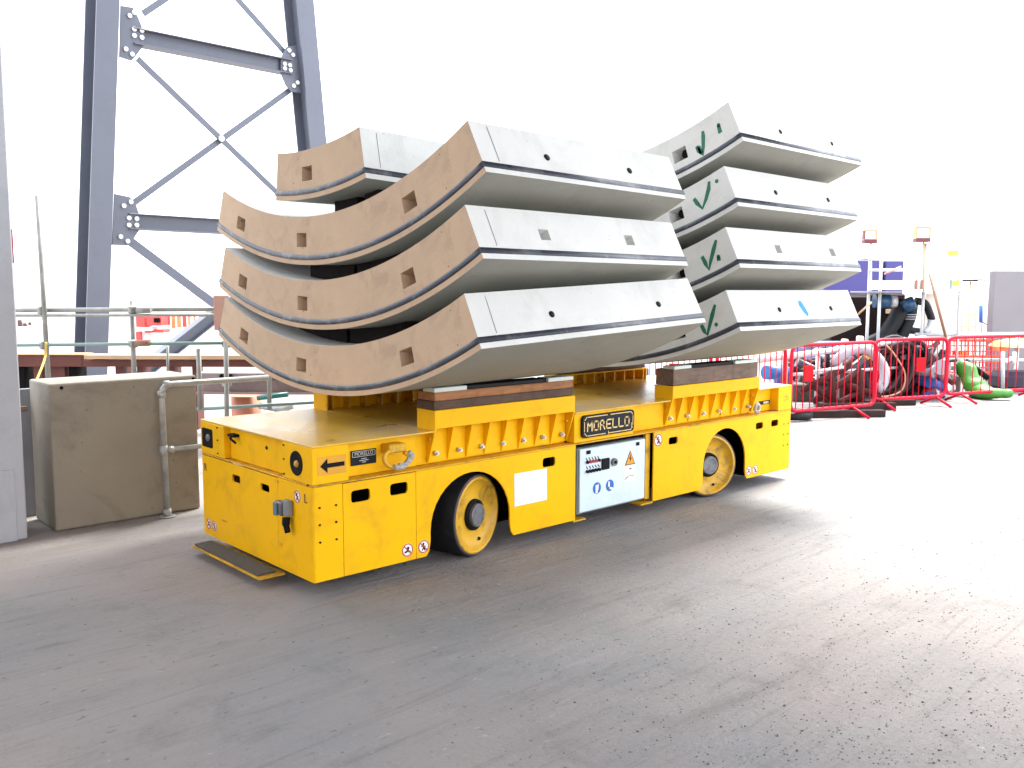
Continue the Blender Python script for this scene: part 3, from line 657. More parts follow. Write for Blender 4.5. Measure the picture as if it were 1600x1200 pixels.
    for hx_ in rholes:
        p = C(hx_, ang(0, hx_), RI+.165); bm = bmesh.new(); lathe(bm, [(.021, -.002), (.020, .0042), (0, .0045)], p, nr, 20); link('dark_hole_disc', bm, BLK, t)  # flat black disc painted for the dark inside of a round hole
    return t, C, ang
G1, G2 = 'segments of the front stack', 'segments of the rear stack'
pk = lambda C_, *pp: pp
xa = .50
s1 = segment(xa, .727, 4.818, -.457, -.50, .427, .40, (.205, .60, .875), 'bottom and widest warm-lit curved concrete segment in the front stack', G1, .018, rholes=(1.05, 1.93))
s2 = segment(xa, .803, 5.245, -.485, -.477, .394, .385, (.205, .60, .885), 'middle warm-lit curved concrete segment in the front stack with two square pockets in its end', G1, .006, rpock=(1.03, 1.78))
s3 = segment(.545, .874, 5.673, -.498, -.479, .403, .39, (.205, .60, .885), 'full length warm-lit segment third up in the front stack, right below the short top piece', G1, .01, rholes=(1.08, 1.83))
s4 = segment(.555, 1.0, 6.115, -.205, -.15, .104, .10, (.62,), 'short warm-lit key segment lying on top of the front stack', G1, 0, rpock=(1.33,), line=True)
xb = 3.01
def tick(seg, strokes):
    t, C, ang = seg
    bm = bmesh.new()
    for kind, pts in strokes:
        P = [Vector((t.location.x-WD/2-.0015, 0, 0)) for _ in pts]
        W = []
        for (yy, r) in pts: W.append(C(t.location.x-WD/2, ang(yy, t.location.x-WD/2), RI+r)+Vector((-.0012, 0, 0)))
        if kind == 'd':
            c = W[0]; ring = [bm.verts.new(c+Vector((0, math.cos(k*.785)*.016, math.sin(k*.785)*.016))) for k in range(8)]; bm.faces.new(ring)
        else:
            L = []; Rr = []
            for i, p in enumerate(W):
                d = (W[min(i+1, len(W)-1)]-W[max(i-1, 0)]).normalized(); nn = Vector((0, -d.z, d.y))*(.0145+.004*math.sin(i*2.1))
                L.append(bm.verts.new(p+nn)); Rr.append(bm.verts.new(p-nn))
            for i in range(len(W)-1): bm.faces.new((L[i], L[i+1], Rr[i+1], Rr[i]))
    link('green_tick', bm, GREEN, t)
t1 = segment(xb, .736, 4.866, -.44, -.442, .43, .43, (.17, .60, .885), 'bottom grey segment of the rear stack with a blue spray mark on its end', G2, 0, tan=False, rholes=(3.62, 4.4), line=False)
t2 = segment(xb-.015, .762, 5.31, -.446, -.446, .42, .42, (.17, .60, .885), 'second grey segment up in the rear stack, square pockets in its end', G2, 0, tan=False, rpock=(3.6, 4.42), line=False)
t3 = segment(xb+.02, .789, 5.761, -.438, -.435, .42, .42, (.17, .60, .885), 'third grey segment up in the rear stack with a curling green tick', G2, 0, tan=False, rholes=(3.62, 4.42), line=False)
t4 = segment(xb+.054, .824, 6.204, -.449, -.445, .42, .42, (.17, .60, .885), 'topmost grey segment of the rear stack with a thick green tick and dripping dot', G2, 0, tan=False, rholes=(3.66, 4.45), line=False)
tick(t1, [('s', [(.098, .14), (.093, .21), (.088, .245), (.075, .19), (.058, .12), (.042, .06)]), ('d', [(.056, .20)])])
tick(t2, [('s', [(.088, .11), (.084, .17), (.080, .225), (.068, .17), (.05, .10), (.036, .05)]), ('d', [(.045, .17)]), ('s', [(.045, .17), (.047, .20)])])
tick(t3, [('s', [(.108, .10), (.103, .14), (.092, .20), (.076, .15), (.06, .09), (.052, .04)]), ('d', [(.032, .07)])])
tick(t4, [('s', [(.118, .16), (.116, .20), (.108, .245), (.101, .19), (.093, .12), (.090, .08)]), ('s', [(.113, .17), (.110, .23)]), ('d', [(.045, .11)]), ('s', [(.045, .11), (.047, .17)])])
bm = bmesh.new(); tt, C, ang = t1; nr = -Vector((0, math.cos(.44), math.sin(.44)))
pts = [C(3.96+dx, ang(0, 3.96), RI+.16+dr)+nr*.0015 for dx, dr in ((-.02, -.07), (.02, -.065), (.045, -.01), (.06, .05), (.03, .07), (-.005, .03), (-.035, -.03))]
quad(bm, pts); link('blue_spray_mark', bm, BLUEP, tt)

# timber on the cradles and packers between segments
def timber(x0, x1, y0, y1, z0, z1, m, label, cat='timber', nm='timber_bearer', group=None, layers=1):
    t = thing(nm, ((x0+x1)/2, (y0+y1)/2, z0), label, cat, group); h = (z1-z0)/layers
    for k in range(layers):
        bm = bmesh.new(); mm = m[k] if isinstance(m, list) else m
        box(bm, (x0+.006*k, y0, z0+h*k+.001), (x1-.004*k, y1, z0+h*(k+1)), .005); link('plank', bm, mm, t)
    return t
g = 'timber bearers on the yellow cradles'
timber(.885, 2.165, .004, .19, 1.036, 1.150, [WOODD, WOOD], 'two layer brown timber bearer on the near cradle under the front stack', group=g, layers=2)
timber(3.345, 4.585, .004, .19, 1.022, 1.155, WOODG, 'grey brown timber bearer on the near cradle under the rear stack', group=g)
timber(.885, 2.165, VW-.19, VW-.004, 1.036, 1.150, WOODD, 'dark timber bearer on the far cradle under the front stack', group=g)
timber(3.345, 4.585, VW-.19, VW-.004, 1.022, 1.155, WOODD, 'dark timber bearer on the far cradle under the rear stack', group=g)
for x0, x1, zt, lb in ((.885, 1.155, 1.1505, 'white packing pad at the front end of the bearer under the front stack'), (1.905, 2.16, 1.1505, 'white packing pad at the rear end of the bearer under the front stack'),
                   (3.35, 3.58, 1.1555, 'white packing pad at the front end of the bearer under the rear stack'), (4.22, 4.53, 1.1555, 'white packing pad at the rear end of the bearer under the rear stack')):
    bm = bmesh.new(); box(bm, (x0, .0, zt), (x1, .12, zt+.028), .003)
    tag(link('packing_pad', bm, PAD, origin=((x0+x1)/2, .06, zt)), lb, 'pad', 'white packing pads')
for x0, x1, zt, lb in ((1.157, 1.903, 1.1505, 'added black strip shading the gap between the white pads under the front stack'), (3.582, 4.218, 1.1555, 'added black strip shading the gap between the white pads under the rear stack')):
    bm = bmesh.new(); box(bm, (x0, .02, zt), (x1, .16, zt+.024), .003)  # added black strip that paints the dark of the gap between the pads
    tag(link('gap_shade_strip', bm, RUB, origin=((x0+x1)/2, .09, zt)), lb, 'gap strip', 'added black gap strips')
def packers(lo, hi, ys, xs, w, nm1, nm2):
    # lo, hi: (yc, zc) arcs
    for y0, y1 in ys:
        bm = bmesh.new(); n = 6
        for (a, b) in ((xs, xs+w),):
            P = []
            for i in range(n+1):
                y = y0+(y1-y0)*i/n
                zl = lo[1]-math.sqrt(RI**2-(y-lo[0])**2)+.002; zh = hi[1]-math.sqrt(RO**2-(y-hi[0])**2)-.002
                P.append((y, zl, zh))
            for i in range(n):
                A, B = P[i], P[i+1]
                for x, fl in ((a, 0), (b, 1)): quad(bm, [(x, A[0], A[1]), (x, B[0], B[1]), (x, B[0], B[2]), (x, A[0], A[2])])
                quad(bm, [(a, A[0], A[2]), (b, A[0], A[2]), (b, B[0], B[2]), (a, B[0], B[2])]); quad(bm, [(a, A[0], A[1]), (b, A[0], A[1]), (b, B[0], B[1]), (a, B[0], B[1])])
            quad(bm, [(a, P[0][0], P[0][1]), (b, P[0][0], P[0][1]), (b, P[0][0], P[0][2]), (a, P[0][0], P[0][2])]); quad(bm, [(a, P[-1][0], P[-1][1]), (b, P[-1][0], P[-1][1]), (b, P[-1][0], P[-1][2]), (a, P[-1][0], P[-1][2])])
        bmesh.ops.remove_doubles(bm, verts=bm.verts[:], dist=1e-5); bmesh.ops.recalc_face_normals(bm, faces=bm.faces[:])
        for f in bm.faces: f.smooth = False
        tag(link('packer', bm, PACK, origin=(xs+w/2, (y0+y1)/2, P[3][1])), nm1 if y0 < .7 else nm2, 'packer', 'timber packers between the segments')
packers((.727, 4.818), (.803, 5.245), [(.12, .76), (.80, 1.46)], .75, 1.4, 'dark timber packer on the camera side between bottom and middle front segments', 'dark timber packer on the far side between bottom and middle front segments')
packers((.803, 5.245), (.874, 5.673), [(.12, .66), (.70, 1.27)], .75, 1.4, 'dark timber packer on the camera side between middle and third front segments', 'dark timber packer on the far side between middle and third front segments')
packers((.874, 5.673), (1.0, 6.115), [(.45, .60), (.70, .975)], .78, 1.3, 'thin dark timber packer on the camera side under the short key segment', 'thick dark timber packer on the far side under the short key segment')
for k, (lo, hi, w1) in enumerate((((.736, 4.866), (.762, 5.31), 'first and second'), ((.762, 5.31), (.789, 5.761), 'second and third'), ((.789, 5.761), (.824, 6.204), 'third and top'))):
    packers(lo, hi, [(.12, .66), (.70, 1.38)], 3.2, 1.3, 'dark packer nearer the camera between the %s rear segments' % w1, 'dark packer on the far side between the %s rear segments' % w1)
#__BACKGROUND__
# ================================================================== LEFT BACKGROUND
fh = Vector((math.cos(YAW), math.sin(YAW), 0)); rh = Vector((math.sin(YAW), -math.cos(YAW), 0))
def hd(px, py, dist):
    """point seen at a pixel, at a horizontal distance from the camera measured along the view"""
    d = ray(px, py); return EYE + d*(dist/d.dot(fh))
def gz(px, dist):           # ground point below a pixel column
    p = hd(px, 455, dist); return Vector((p.x, p.y, 0))
def vbox(bm, px0, py0, px1, py1, dist, th, bev=0.0, turn=0.0, ground=False):
    """upright box of depth th whose front covers a rectangle seen at distance dist"""
    a = hd(px0, py0, dist); b = hd(px1, py1, dist)
    w = (b-a).dot(rh); z1, z0 = a.z, (0.0 if ground else b.z)
    M = Matrix.Translation(Vector((a.x, a.y, 0)))@Matrix.Rotation(math.atan2(rh.y, rh.x)+turn, 4, 'Z')
    box(bm, (0, 0, z0), (w, th, z1), bev, M=M); return bm
def single(nm, bm, m, label, cat, group=None, origin=None):
    c = Vector((0, 0, 0))
    for v in bm.verts: c += v.co
    c /= max(1, len(bm.verts)); c.z = min(v.co.z for v in bm.verts)
    return tag(link(nm, bm, m, origin=origin or c), label, cat, group)

# concrete block
BCON = mat('block_concrete', (0.27, 0.24, 0.19), 0.8, var=0.12, scale=1.2, bump=0.25, bscale=50, dirt=(0.13, 0.11, 0.085), dirt_amt=0.6, dirt_scale=1.8, pits=0.6, pit_scale=12)
blk = thing('concrete_block', (-.1, 2.75, 0), 'large brown grey concrete block standing between the pillar and the handrail', 'concrete block')
zt_ = at(82, 600, 1, 2.605).z
bm = bmesh.new(); t = bmesh.new(); box(t, (-.655, 2.605, 0.004), (.455, 3.12, zt_), .014, seg=2); join(bm, t); link('block_body', bm, BCON, blk)
for px, py in ((96, 606), (302, 592)):
    p = at(px, py, 1, 2.604); bm = bmesh.new(); cyl(bm, (p.x, 2.6045, p.z), (p.x, 2.600, p.z), .013, 12); link('lifting_hole', bm, VOID, blk)
# handrail
hr = thing('handrail', (.6, 2.5, 0), 'galvanised tube handrail with rounded elbow in front of the concrete block', 'handrail')
zr = at(256, 601, 1, 2.5).z; zm_ = at(262, 703, 1, 2.5).z; xr = at(419, 589, 1, 2.5).x
bm = bmesh.new(); tube(bm, rnd_path([(.138, 2.5, 0), (.125, 2.5, zr), (xr, 2.5, zr)], .09), .024, 12); link('rail_tube', bm, GALV, hr)
bm = bmesh.new(); tube(bm, [(.13, 2.5, zm_), (xr, 2.5, zm_)], .021, 10); link('mid_rail', bm, GALV, hr)
for a_, b_, r0 in (((.128, 2.5, zm_-.04), (.127, 2.5, zm_+.04), .031), ((.155, 2.5, zm_), (.205, 2.5, zm_), .029), ((.19, 2.5, zr), (.145, 2.5, zr), .031), ((.126, 2.5, zr-.10), (.1255, 2.5, zr-.05), .031), ((.138, 2.5, 0.012), (.137, 2.5, .07), .032)):
    bm = bmesh.new(); cyl(bm, a_, b_, r0, 14); link('clamp', bm, GALV, hr)
bm = bmesh.new(); cyl(bm, (.138, 2.5, .003), (.138, 2.5, .013), .06, 18); link('foot_flange', bm, GALV, hr)
# sheet and rope behind the pillar
bm = bmesh.new(); box(bm, (-.98, 3.25, 0), (-.55, 3.29, 1.02), .004); single('steel_sheet', bm, mat('grey_sheet', (.16, .16, .17), .5, var=.2), 'grey steel sheet standing in the gap between pillar and block', 'sheet')
bm = bmesh.new(); box(bm, (-.84, 3.08, 0.004), (-.80, 3.12, .86), .003); box(bm, (-.84, 3.081, .862), (-.68, 3.12, .90), .003); single('timber_prop', bm, WOODG, 'short timber prop leaning in the gap beside the pillar', 'prop')
bm = bmesh.new(); tube(bm, curve([hd(72, 535, 8.4), hd(70, 560, 8.4), hd(58, 592, 8.0), hd(48, 615, 7.8), hd(36, 642, 7.6), hd(30, 668, 7.5)], 30), .010, 8); single('yellow_rope', bm, mat('yellow_rope_fibre', (.55, .38, .06), .8, var=.2, scale=60), 'yellow rope hanging from the scaffold pole behind the concrete block', 'rope')

bm = bmesh.new(); vbox(bm, 333, 462, 358, 516, 8.9, .03, .002); single('plywood_board', bm, mat('pink_plywood', (.42, .24, .19), .8, var=.15, dirt=(.3, .15, .1), dirt_amt=.5), 'small pinkish plywood board fixed to the scaffold beside the left end of the bottom segment', 'board')
# steel tower leg
DT = 13.5
T0 = hd(147, 585, DT); td = Vector((math.cos(R(4.68)), math.sin(R(4.68)), 0)); tn = td.cross(Vector((0, 0, 1)))
def TP(px, py): return atp(px, py, T0, tn)
tw = thing('steel_tower', (T0.x, T0.y, 0), 'tall grey blue bolted steel lattice tower rising behind the block', 'steel tower')
def hsec(p0, p1, w, h, tf, nm, m=STEEL):
    """H section: w = width across the tower face, h = depth through it"""
    d = (p1-p0); L = d.length; d.normalize(); nrm = tn-d*tn.dot(d); nrm.normalize(); s = d.cross(nrm)
    M = Matrix(((s.x, nrm.x, d.x, p0.x), (s.y, nrm.y, d.y, p0.y), (s.z, nrm.z, d.z, p0.z), (0, 0, 0, 1)))
    bm = bmesh.new(); box(bm, (-w/2, h/2-tf, 0), (w/2, h/2, L), .003, M=M); box(bm, (-w/2, -h/2, 0), (w/2, -h/2+tf, L), .003, M=M); box(bm, (-tf*.4, -h/2+tf+.001, 0), (tf*.4, h/2-tf-.001, L), 0, M=M)
    return link(nm, bm, m, tw)
def flat(p0, p1, w, th, nm, off=0.0, m=STEEL):
    d = (p1-p0); L = d.length; d.normalize(); s = d.cross(tn).normalized(); p0 = p0+tn*off
    M = Matrix(((s.x, tn.x, d.x, p0.x), (s.y, tn.y, d.y, p0.y), (s.z, tn.z, d.z, p0.z), (0, 0, 0, 1)))
    bm = bmesh.new(); box(bm, (-w/2, -th/2, 0), (w/2, th/2, L), .002, M=M); return link(nm, bm, m, tw)
def ext(a, b, z): t = (z-a.z)/(b.z-a.z); return a+(b-a)*t
la, lb = TP(160, 0), TP(141, 585); ra, rb = TP(466, 0), TP(497, 330)
wl = (TP(168, 585)-TP(133, 585)).length
hsec(ext(la, lb, 0), ext(la, lb, 12), wl*1.0, .42, .03, 'tower_leg'); hsec(ext(ra, rb, 0), ext(ra, rb, 12), wl*1.04, .42, .03, 'tower_leg')
def beam(p0, p1, h, nm): # channel/I laid in the face
    o = hsec(p0, p1, h, .16, .014, nm); return o
def ibeam(p0, p1, h, dpt, nm):
    d = (p1-p0); L = d.length; d.normalize(); s = Vector((0, 0, 1))-d*d.z; s.normalize(); nrm = s.cross(d)
    M = Matrix(((s.x, nrm.x, d.x, p0.x), (s.y, nrm.y, d.y, p0.y), (s.z, nrm.z, d.z, p0.z), (0, 0, 0, 1))); bm = bmesh.new()
    box(bm, (h/2-.016, -dpt/2, 0), (h/2, dpt/2, L), .002, M=M); box(bm, (-h/2, -dpt/2, 0), (-h/2+.016, dpt/2, L), .002, M=M); box(bm, (-h/2+.017, -.006, 0), (h/2-.017, .006, L), 0, M=M)
    return link(nm, bm, STEEL, tw)
ibeam(TP(205, 57), TP(452, 106), .24, .22, 'cross_beam')
ibeam(TP(198, 346), TP(520, 364), .24, .22, 'cross_beam')
flat(TP(213, 92), TP(430, 300), .095, .02, 'brace', .03); flat(TP(430, 300), TP(525, 392), .095, .02, 'brace', .03)
flat(TP(455, 140), TP(203, 322), .095, .02, 'brace', -.03)
flat(TP(222, 22), TP(330, -50), .095, .02, 'brace', .03); flat(TP(447, 82), TP(330, -50), .095, .02, 'brace', -.03)
flat(TP(203, 378), TP(335, 476), .14, .02, 'brace', .03); flat(TP(335, 476), TP(500, 600), .14, .02, 'brace', .03)
ibeam(TP(205, 595), TP(338, 490), .20, .2, 'raking_beam'); ibeam(TP(338, 490), TP(500, 362), .20, .2, 'raking_beam')
def gusset(pts, boltpx):
    P = [TP(*p)+tn*.06 for p in pts]
    t = bmesh.new(); f = t.faces.new([t.verts.new(p) for p in P]); g_ = bmesh.ops.extrude_face_region(t, geom=[f]); vs = [q for q in g_['geom'] if isinstance(q, bmesh.types.BMVert)]
    bmesh.ops.translate(t, verts=vs, vec=-tn*.025); bmesh.ops.recalc_face_normals(t, faces=t.faces[:]); bm = bmesh.new(); join(bm, t); gp = link('gusset_plate', bm, STEEL, tw)
    for p in boltpx:
        c = TP(*p)+tn*.06; bm = bmesh.new(); cyl(bm, c, c+tn*.03, .034, 10); link('gusset_bolt', bm, mat('bolt_cap', (.75, .76, .78), .35, var=.05), gp)
gusset([(186, 10), (205, 13), (213, 28), (222, 50), (222, 72), (210, 88), (203, 96), (184, 90)], [(199, 26), (206, 21), (206, 47), (218, 49), (206, 57), (218, 60), (193, 78), (203, 86)])
gusset([(460, 72), (445, 74), (436, 92), (436, 115), (444, 134), (452, 144), (468, 146)], [(448, 80), (454, 87), (441, 101), (449, 103), (441, 108), (450, 111), (455, 135), (461, 130)])
gusset([(176, 303), (200, 308), (209, 318), (215, 335), (215, 360), (205, 375), (200, 384), (173, 383)], [(190, 322), (201, 316), (198, 341), (210, 342), (198, 352), (210, 352), (185, 370), (196, 377)])
c = TP(343, 217)+tn*.055; bm = bmesh.new(); cyl(bm, c, c+tn*.02, .05, 12); link('gusset_bolt', bm, MC['bolt_cap'], tw)

# scaffold behind the block
SD = 9.2
sf = thing('scaffold_rail', tuple(gz(150, SD)), 'scaffold tube guard rail with tall standards behind the concrete block', 'scaffold')
TUBE = mat('scaffold_tube', (.22, .22, .20), .5, metal=.2, var=.3, scale=6)
def st(px0, py0, px1, py1, r=.024, nm='scaffold_tube', d0=SD, d1=SD, par=sf, m=TUBE):
    bm = bmesh.new(); cyl(bm, hd(px0, py0, d0), hd(px1, py1, d1), r, 10); return link(nm, bm, m, par)
st(58, 305, 76, 600, nm='standard'); st(206, 470, 210, 600, nm='standard', d0=SD+.1, d1=SD+.1); st(310, 545, 313, 640, nm='standard'); st(353, 520, 355, 700, nm='standard', d0=SD-.1, d1=SD-.1)
st(-20, 485, 520, 482, d0=SD+.08, d1=SD+.08); st(-20, 493, 520, 492, .016); st(-20, 540, 520, 534, .018, m=mat('green_grey_tube', (.12, .19, .17), .5, var=.2)); st(300, 640, 500, 628, .018, m=MC['green_grey_tube'])
for px, py in ((66, 485), (69, 540), (207, 484), (208, 537), (354, 537), (354, 598)):
    p = hd(px, py, SD+.02); bm = bmesh.new(); box(bm, p-Vector((.04, .04, .04)), p+Vector((.04, .04, .04)), .012); link('coupler', bm, TUBE, sf)
for x0, x1, y0, y1, m in ((212, 234, 532, 541, 'rust_wrap'), (214, 236, 480, 490, 'grey_wrap')):
    bm = bmesh.new(); cyl(bm, hd(x0, (y0+y1)/2, SD), hd(x1, (y0+y1)/2-1, SD), .034, 10); link('tube_sleeve', bm, mat(m, (.22, .11, .07) if m[0] == 'r' else (.25, .25, .23), .7, var=.3), sf)
st(262, 541, 262, 600, .014, nm='standard', d0=SD+.3, d1=SD+.3); st(420, 480, 421, 640, nm='standard', d0=SD+.2, d1=SD+.2)
# gantry deck: brown steel edge beam on dark piers
GANT = mat('gantry_steel', (.11, .038, .03), .6, var=.25, scale=2, spec=.2)
RUST = mat('brown_steel', (.065, .02, .018), .6, var=.25, scale=2, dirt=(.025, .018, .015), dirt_amt=.7, spec=.15); TANB = mat('tan_board', (.40, .26, .15), .7, var=.15)
gd = thing('steel_gantry', tuple(gz(200, 11.5)), 'brown steel walkway gantry with tan edge boards seen beyond the scaffold', 'gantry')
def gpart(nm, m, *a, **k): bm = bmesh.new(); vbox(bm, *a, **k); return link(nm, bm, m, gd)
gpart('edge_board', TANB, -60, 553, 130, 555, 11.5, .3); gpart('edge_board', TANB, 131, 555, 560, 562, 11.4, .3)
gpart('edge_beam', GANT, -60, 555.5, 128, 573, 11.52, .2); gpart('edge_beam', GANT, 128.5, 562.5, 560, 574, 11.52, .2)
for x0, x1 in ((27, 41), (52, 68), (78, 104), (107, 124), (180, 196), (214, 226), (262, 275), (300, 309)): gpart('pier', VOID if x0 % 2 else GANT, x0, 573, x1, 640, 11.6, .25, ground=True)
gd2 = thing('pink_girder', tuple(gz(380, 10)), 'pinkish brown steel girder on a round orange column behind the transporter front', 'girder')
PINKG = mat('pink_brown_steel', (.26, .19, .18), .6, var=.2, scale=3, dirt=(.12, .08, .07), dirt_amt=.5)
bm = bmesh.new(); vbox(bm, 306, 583, 600, 592, 10, .5); link('top_flange', bm, PINKG, gd2)
bm = bmesh.new(); vbox(bm, 308, 592.5, 600, 612, 10.12, .1); link('girder_web', bm, PINKG, gd2)
bm = bmesh.new(); vbox(bm, 306, 612.5, 600, 617, 10, .5); link('bottom_flange', bm, PINKG, gd2)
for px in (348, 360): bm = bmesh.new(); p = hd(px, 588, 9.98); cyl(bm, p, p-fh*.03, .03, 10); link('girder_bolt', bm, VOID, gd2)
bm = bmesh.new(); p = gz(380, 10.6); cyl(bm, p, Vector((p.x, p.y, hd(380, 618, 10.6).z)), .17, 24); link('column', bm, mat('orange_rust', (.42, .16, .09), .6, var=.2), gd2)
bm = bmesh.new(); tube(bm, [hd(402, 622, 9.7), hd(450, 616, 9.7)], .028, 10); single('teal_pipe', bm, mat('teal_paint', (.01, .12, .10), .4, var=.2), 'short teal pipe just behind the front corner of the deck', 'pipe')
bm = bmesh.new(); tube(bm, [hd(405, 634, 9.9), hd(440, 640, 9.9), hd(458, 634, 9.9)], .035, 8); single('grey_pipe', bm, GALV, 'bent grey pipe under the teal pipe', 'pipe')
# far red machine and orange hoarding across the water
RDF = mat('faded_red', (.60, .05, .045), .5, var=.15); ORF = mat('orange_board', (.75, .22, .08), .6, var=.2); WHF = mat('white_board', (.8, .8, .8), .6)
rm = thing('red_site_machine', tuple(gz(235, 30)), 'small red site machine with white panels seen far away past the scaffold standard', 'machine')
def mp_(par, nm, m, *a): bm = bmesh.new(); vbox(bm, *a); return link(nm, bm, m, par)
mp_(rm, 'cab', RDF, 212, 493, 226, 511, 30, .6); mp_(rm, 'engine_cover', RDF, 229, 495, 252, 509, 30, .6); mp_(rm, 'mast', RDF, 212, 518, 219, 534, 30, .2); mp_(rm, 'white_panel', WHF, 216, 511.5, 236, 517, 30, .6)
mp_(rm, 'boom', VOID, 240, 497, 249, 504, 29.9, .09); mp_(rm, 'track_frame', RDF, 226, 515, 255, 520, 30.2, .6); mp_(rm, 'leg', WHF, 222, 518, 236, 645, 30.3, .3)
hb = thing('orange_hoarding', tuple(gz(300, 31)), 'row of faded orange hoarding boards beyond the steel gantry', 'hoarding')
for i in range(9):
    x0 = 259+i*8.6; mp_(hb, 'board', ORF if i % 3 else RDF, x0, 493+(i % 2), x0+(6.5 if i < 4 else 3.5), 508+(i*5 % 6), 31, .05)
for i in range(10): mp_(hb, 'hoarding_post', WHF, 257+i*8.6, 492, 258.2+i*8.6, 545, 31.1, .08)
ob = thing('moored_barge', tuple(gz(180, 45)), 'white work barge with dark portholes lying far beyond the scaffold', 'barge')
mp_(ob, 'hull', WHF, 150, 515, 480, 552, 45, 3); mp_(ob, 'wheelhouse', WHF, 30, 503, 110, 552, 44, 2)
for i, (x, w) in enumerate(((288, 2), (296, 3), (304, 3), (317, 3), (322, 6), (329, 4), (343, 2), (347, 4), (359, 4))): mp_(ob, 'porthole', VOID, x, 543, x+w, 548, 44.9, .05)
for x, y, w, h in ((27, 500, 7, 12), (36, 505, 5, 8), (44, 503, 4, 5)): mp_(ob, 'window', mat('brown_window', (.08, .03, .03), .4), x, y, x+w, y+h, 43.9, .05)

# ================================================================== RIGHT BACKGROUND
def barrier(pA, pB, label, plate_at=None, feet=(.78,)):
    A = Vector(pA); B = Vector(pB); d = (B-A).normalized(); L = (B-A).length; nrm = Vector((d.y, -d.x, 0))
    t = thing('crowd_barrier', tuple((A+B)/2), label, 'barrier', 'red steel pedestrian barriers'); H0, H1 = .15, 1.06
    P = lambda u, z: A+d*u+Vector((0, 0, z))
    bm = bmesh.new(); pts = rnd_path([P(.03, H0), P(L-.03, H0), P(L-.03, H1), P(.03, H1)], .13, 5, True); tube(bm, pts, .026, 10, closed=True); link('frame', bm, REDP, t)
    n = 13
    for i in range(1, n):
        u = L*i/n; bm = bmesh.new(); cyl(bm, P(u, H0+.02), P(u, H1-.02), .0085, 6); link('bar', bm, REDP, t)
    for f in feet:
        u = L*f; bm = bmesh.new(); tube(bm, [P(u, .015)+nrm*.30, P(u, H0-.01), P(u, .015)-nrm*.30], .021, 8); link('foot', bm, REDP, t)
    if plate_at:
        u = L*plate_at; bm = bmesh.new(); M = Matrix.Translation(P(u, .66)+nrm*.012)@Matrix.Rotation(math.atan2(d.y, d.x), 4, 'Z'); box(bm, (-.09, -.006, -.11), (.09, .006, .11), .004, M=M); link('name_plate', bm, mat('bright_red', (.45, .0, .006), .5, spec=.15), t)
    return t
def gp(px, dist): return gz(px, dist)
BQ = [gp(1238, 12.35), gp(1376, 13.2), gp(1369, 13.75), gp(1487, 14.3), gp(1484, 14.5), gp(1660, 15.6)]
barrier(BQ[0], BQ[1], 'red crowd barrier nearest the rear corner of the transporter, behind the dark ground beams', .2, (.72,))
barrier(BQ[2], BQ[3], 'red crowd barrier in front of the dark hose coils, middle one of three', .62, (.12, .86))
barrier(BQ[4], BQ[5], 'red crowd barrier in front of the green duct at the right edge', None, (.14, .8))
barrier(gp(1120, 12.6), gp(1234, 12.5), 'red crowd barrier half hidden behind the transporter rear deck', .4, (.5,))
barrier(gp(1000, 13.0), gp(1117, 12.7), 'red crowd barrier glimpsed under the rear stack of segments', .5, (.5,))
barrier(gp(885, 13.6), gp(995, 13.1), 'red crowd barrier furthest left, glimpsed through the gap under the segments', .75, (.5,))
# silver guard rails
PALE = mat('pale_galvanised', (.55, .57, .58), .4, metal=.2, var=.12, scale=5)
gr_ = thing('guard_rail', tuple(gz(1330, 14)), 'silver tube guard rail rising behind the nearest red barrier', 'guard rail')
def rl(par, x0, y0, d0, x1, y1, d1, r=.03, m=PALE, nm='rail_tube'): bm = bmesh.new(); cyl(bm, hd(x0, y0, d0), hd(x1, y1, d1), r, 10); return link(nm, bm, m, par)
rl(gr_, 1185, 563, 13.2, 1445, 528, 15.6, .045); rl(gr_, 1240, 585, 13.6, 1440, 572, 15.5, .026)
for px, d in ((1282, 14.1), (1317, 14.5), (1412, 15.3)):
    p = gz(px, d); z = hd(px, 563-(px-1185)*.135, d).z; bm = bmesh.new(); cyl(bm, p, Vector((p.x, p.y, z)), .035, 10); link('rail_post', bm, PALE, gr_)
    bm = bmesh.new(); box(bm, Vector((p.x-.05, p.y-.05, z-.03)), Vector((p.x+.05, p.y+.05, z+.06)), .01); link('coupler', bm, PALE, gr_)
g2 = thing('guard_rail', tuple(gz(1520, 17)), 'white guard rail crossing in front of the grey pillar at the right edge', 'guard rail')
rl(g2, 1430, 523, 17, 1640, 522, 17, .04); rl(g2, 1435, 561, 17, 1640, 563, 17, .028)
for px in (1480, 1594): p = gz(px, 17); bm = bmesh.new(); cyl(bm, p, Vector((p.x, p.y, hd(px, 523, 17).z)), .045, 10); link('rail_post', bm, PALE, g2)
# grey pillar
bm = bmesh.new(); vbox(bm, 1555, 423, 1660, 600, 18.5, .22, .01, ground=True); single('grey_pillar', bm, mat('right_pillar_concrete', (.21, .20, .215), .7, var=.06, scale=1, bump=.1), 'plain grey concrete pillar at the right edge of the yard', 'pillar')
